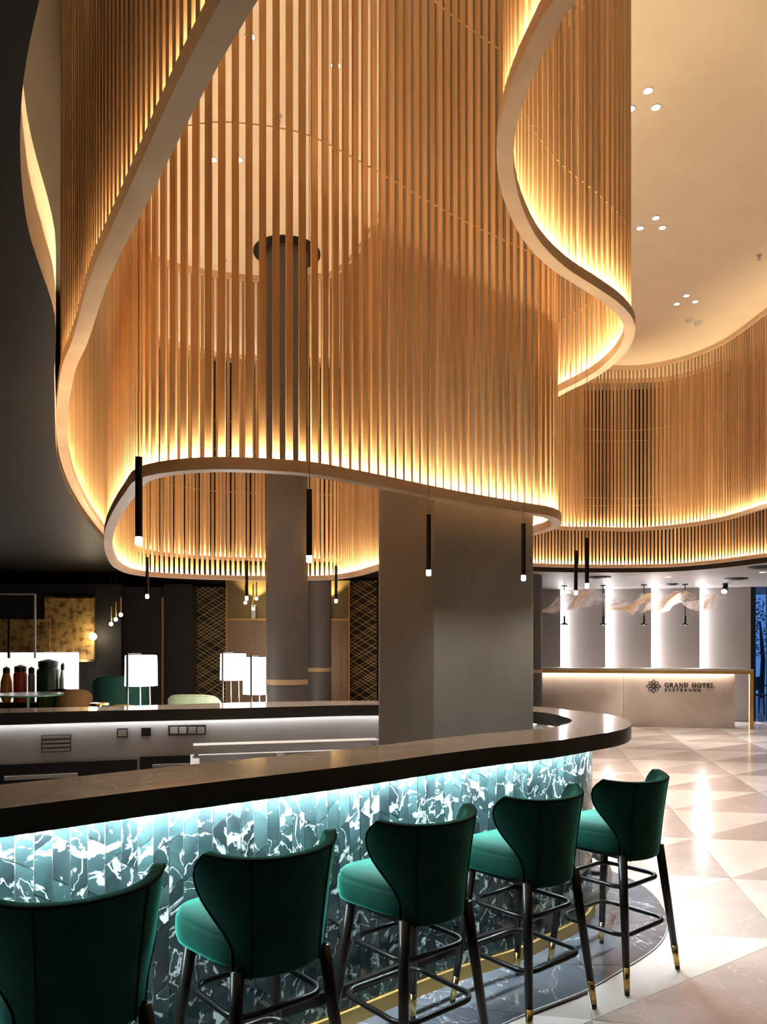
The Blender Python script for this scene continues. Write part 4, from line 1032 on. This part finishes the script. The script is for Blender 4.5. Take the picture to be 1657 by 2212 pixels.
# armchairs: curved shell, seat, four legs
def armchair(px, Y, w_, h_, rz, mat, lab, cat='armchair'):
    t = thing('armchair', lab, cat, (XX(px, Y), Y, -0.012), rz, 'lounge armchairs')
    nu, nv, th = 26, 8, 0.07; v = []; f = []
    for off in (0, -th):
        for j in range(nv + 1):
            for i in range(nu + 1):
                u = -1 + 2 * i / nu; a = u * math.radians(112); vv = j / nv
                r = w_ / 2 * (0.86 + 0.14 * vv) + off; ztop = h_ - 0.16 * abs(u) ** 3 * h_
                v.append((r * math.sin(a), -r * 0.92 * math.cos(a), 0.22 + (ztop - 0.22) * vv))
    W_ = nu + 1; K = W_ * (nv + 1)
    for j in range(nv):
        for i in range(nu):
            a = j * W_ + i; f.append((a, a + 1, a + W_ + 1, a + W_)); f.append((K + a, K + a + W_, K + a + W_ + 1, K + a + 1))
    for seq in ([i for i in range(W_)], [j * W_ + nu for j in range(nv + 1)], [nv * W_ + i for i in range(nu, -1, -1)], [j * W_ for j in range(nv, -1, -1)]):
        for a, b in zip(seq, seq[1:]): f.append((a, K + a, K + b, b))
    o = obj('shell', mesh('shell', v, f, mat), t)
    bm = bmesh.new(); bm.from_mesh(o.data); bmesh.ops.recalc_face_normals(bm, faces=bm.faces)
    bmesh.ops.bevel(bm, geom=[e for e in bm.edges if e.calc_face_angle(0) > 0.9], offset=0.022, segments=3, affect='EDGES'); bm.to_mesh(o.data); bm.free(); smooth_sharp(o, 60)
    mb = MB(); mb.lathe([(w_ * 0.36, 0.24), (w_ * 0.39, 0.27), (w_ * 0.39, 0.40), (w_ * 0.36, 0.43), (0.01, 0.44)], 28); smooth_sharp(mb.build('seat', mat, t), 50)
    for sx in (-1, 1):
        for sy in (-1, 1):
            mb = MB(); mb.tube([(sx * w_ * 0.26, sy * w_ * 0.26, 0.25), (sx * w_ * 0.30, sy * w_ * 0.30, 0.0)], [0.016, 0.011], 8); mb.build('leg', M['brass_satin'], t)
vel = lambda n, c: plain(n, c, 0.8, sheen=0.3, var=0.15, vscale=6)
M['sage'] = vel('sage velvet', (0.26, 0.34, 0.22)); M['teal'] = vel('teal velvet', (0.006, 0.075, 0.06)); M['mustard'] = vel('mustard velvet', (0.48, 0.27, 0.06)); M['tan'] = vel('tan leather', (0.24, 0.13, 0.045)); M['moss'] = vel('moss green velvet', (0.05, 0.12, 0.03))
armchair(421, 9.6, 0.66, 1.06, 0.0, M['sage'], 'pale sage armchair with curved back beside the lattice panel')
armchair(262, 11.2, 0.80, 1.22, 0.35, M['teal'], 'dark teal armchair with high curved back behind the left floor lamp')
armchair(275, 8.0, 0.44, 1.05, 0.0, M['mustard'], 'mustard armchair with round back under the left floor lamp')
armchair(162, 10.6, 0.46, 1.06, 0.25, M['tan'], 'tan leather armchair below the gold panel')
armchair(112, 11.4, 0.50, 1.0, 2.6, M['moss'], 'moss green armchair at far left by the lit shelf')
def side_table(px, py, Y, r, mat, lab):
    z = ZZ(py, Y); t = thing('side_table', lab, 'side table', (XX(px, Y), Y, -0.012), 0, 'small lounge side tables')
    mb = MB(); mb.lathe([(r, z), (r, z + 0.02)], 28); mb.build('table_top', mat, t)
    mb = MB(); mb.lathe([(0.018, 0.02), (0.018, z)], 10); mb.build('stem', mat, t)
    mb = MB(); mb.lathe([(r * 0.7, 0), (r * 0.7, 0.02)], 24); mb.build('foot', mat, t)
side_table(215, 1520, 8.2, 0.10, M['brass'], 'small brass side table by the mustard armchair')
side_table(60, 1500, 9.6, 0.42, plain('green glass', (0.10, 0.22, 0.14), 0.15), 'green topped lounge table at far left')
# shelf niche at far left with objects; panels glow to imitate a lit area
Y = 12.6; nx = XX(70, Y)
ni = thing('lit_shelf', 'glass-fronted display shelf with panels glowing to imitate a lit area at far left', 'shelf', (nx, Y, -0.012))
q = lambda px: XX(px, Y) - nx
mb = MB(); mb.box(q(-40), q(158), 0.2, 0.24, 0.72, ZZ(1408, Y)); mb.build('back_panel', emit('glowing white panel', (1.0, 0.93, 0.88), 0.55), ni)
mb = MB(); mb.box(q(-40), q(158), -0.05, 0.24, 0.66, 0.72); mb.build('shelf_board', M['steeldark'], ni)
mb = MB(); mb.box(q(-40), q(158), -0.05, 0.24, 0.0, 0.66); mb.build('cabinet', M['darkwall'], ni)
mb = MB(); mb.box(q(142), q(157), -0.05, 0.2, 0.72, ZZ(1408, Y)); mb.build('glow_edge', emit('glowing white edge', (1.0, 0.93, 0.86), 1.6), ni)
mb = MB(); mb.box(q(77), q(80), -0.06, -0.03, ZZ(1420, Y), ZZ(1282, Y)); mb.build('glass_frame', M['steel'], ni)
mb = MB(); mb.box(q(-40), q(80), -0.06, -0.03, ZZ(1284, Y), ZZ(1281, Y)); mb.build('glass_frame', M['steel'], ni)
mb = MB(); mb.box(q(20), q(24), -0.06, -0.03, ZZ(1420, Y), ZZ(1330, Y)); mb.build('glass_frame', M['black'], ni)
mb = MB(); mb.box(q(-40), q(96), 0.2, 0.22, ZZ(1406, Y), ZZ(1335, Y)); mb.build('gold_back', M['goldleaf'], ni)
mb = MB(); mb.box(q(12), q(42), -0.08, 0.0, ZZ(1333, Y), ZZ(1326, Y)); mb.build('brass_handle', M['brass'], ni)
def jar(px, w_, py, mat, lab, prof):
    x = XX(px, Y); t = thing('display_object', lab, 'ornament', (x, Y, 0.708), 0)
    h = ZZ(py, Y) - 0.708; r = w_ / F * Y / 2
    mb = MB(); mb.lathe([(r * a, h * b * 0.82) for a, b in prof], 20); smooth_sharp(mb.build('body', mat, t))
    mb = MB(); mb.lathe([(r * prof[-1][0] * 1.1, h * 0.82), (r * prof[-1][0] * 1.1, h * 0.95), (r * 0.1, h)], 20); smooth_sharp(mb.build('lid', M['black'], t))
pv = [(0.6, 0), (1, 0.25), (0.9, 0.7), (0.5, 1)]; pb = [(1, 0), (1, 0.9), (0.8, 1)]
jar(44, 28, 1436, plain('red glaze', (0.45, 0.06, 0.03), 0.3), 'red lidded pot on the lit shelf', pb); jar(14, 26, 1440, plain('orange glaze', (0.55, 0.22, 0.05), 0.3), 'orange rounded pot at the left end of the lit shelf', pv)
jar(104, 46, 1424, plain('dark green glaze', (0.02, 0.06, 0.05), 0.3), 'broad dark green box-like pot on the lit shelf', pb)
jar(136, 16, 1432, plain('white glaze', (0.6, 0.6, 0.62), 0.3), 'white pot at the right end of the lit shelf', pv); jar(68, 14, 1440, plain('grey glaze', (0.2, 0.22, 0.25), 0.3), 'small grey pot between the red and the green pots', pb)
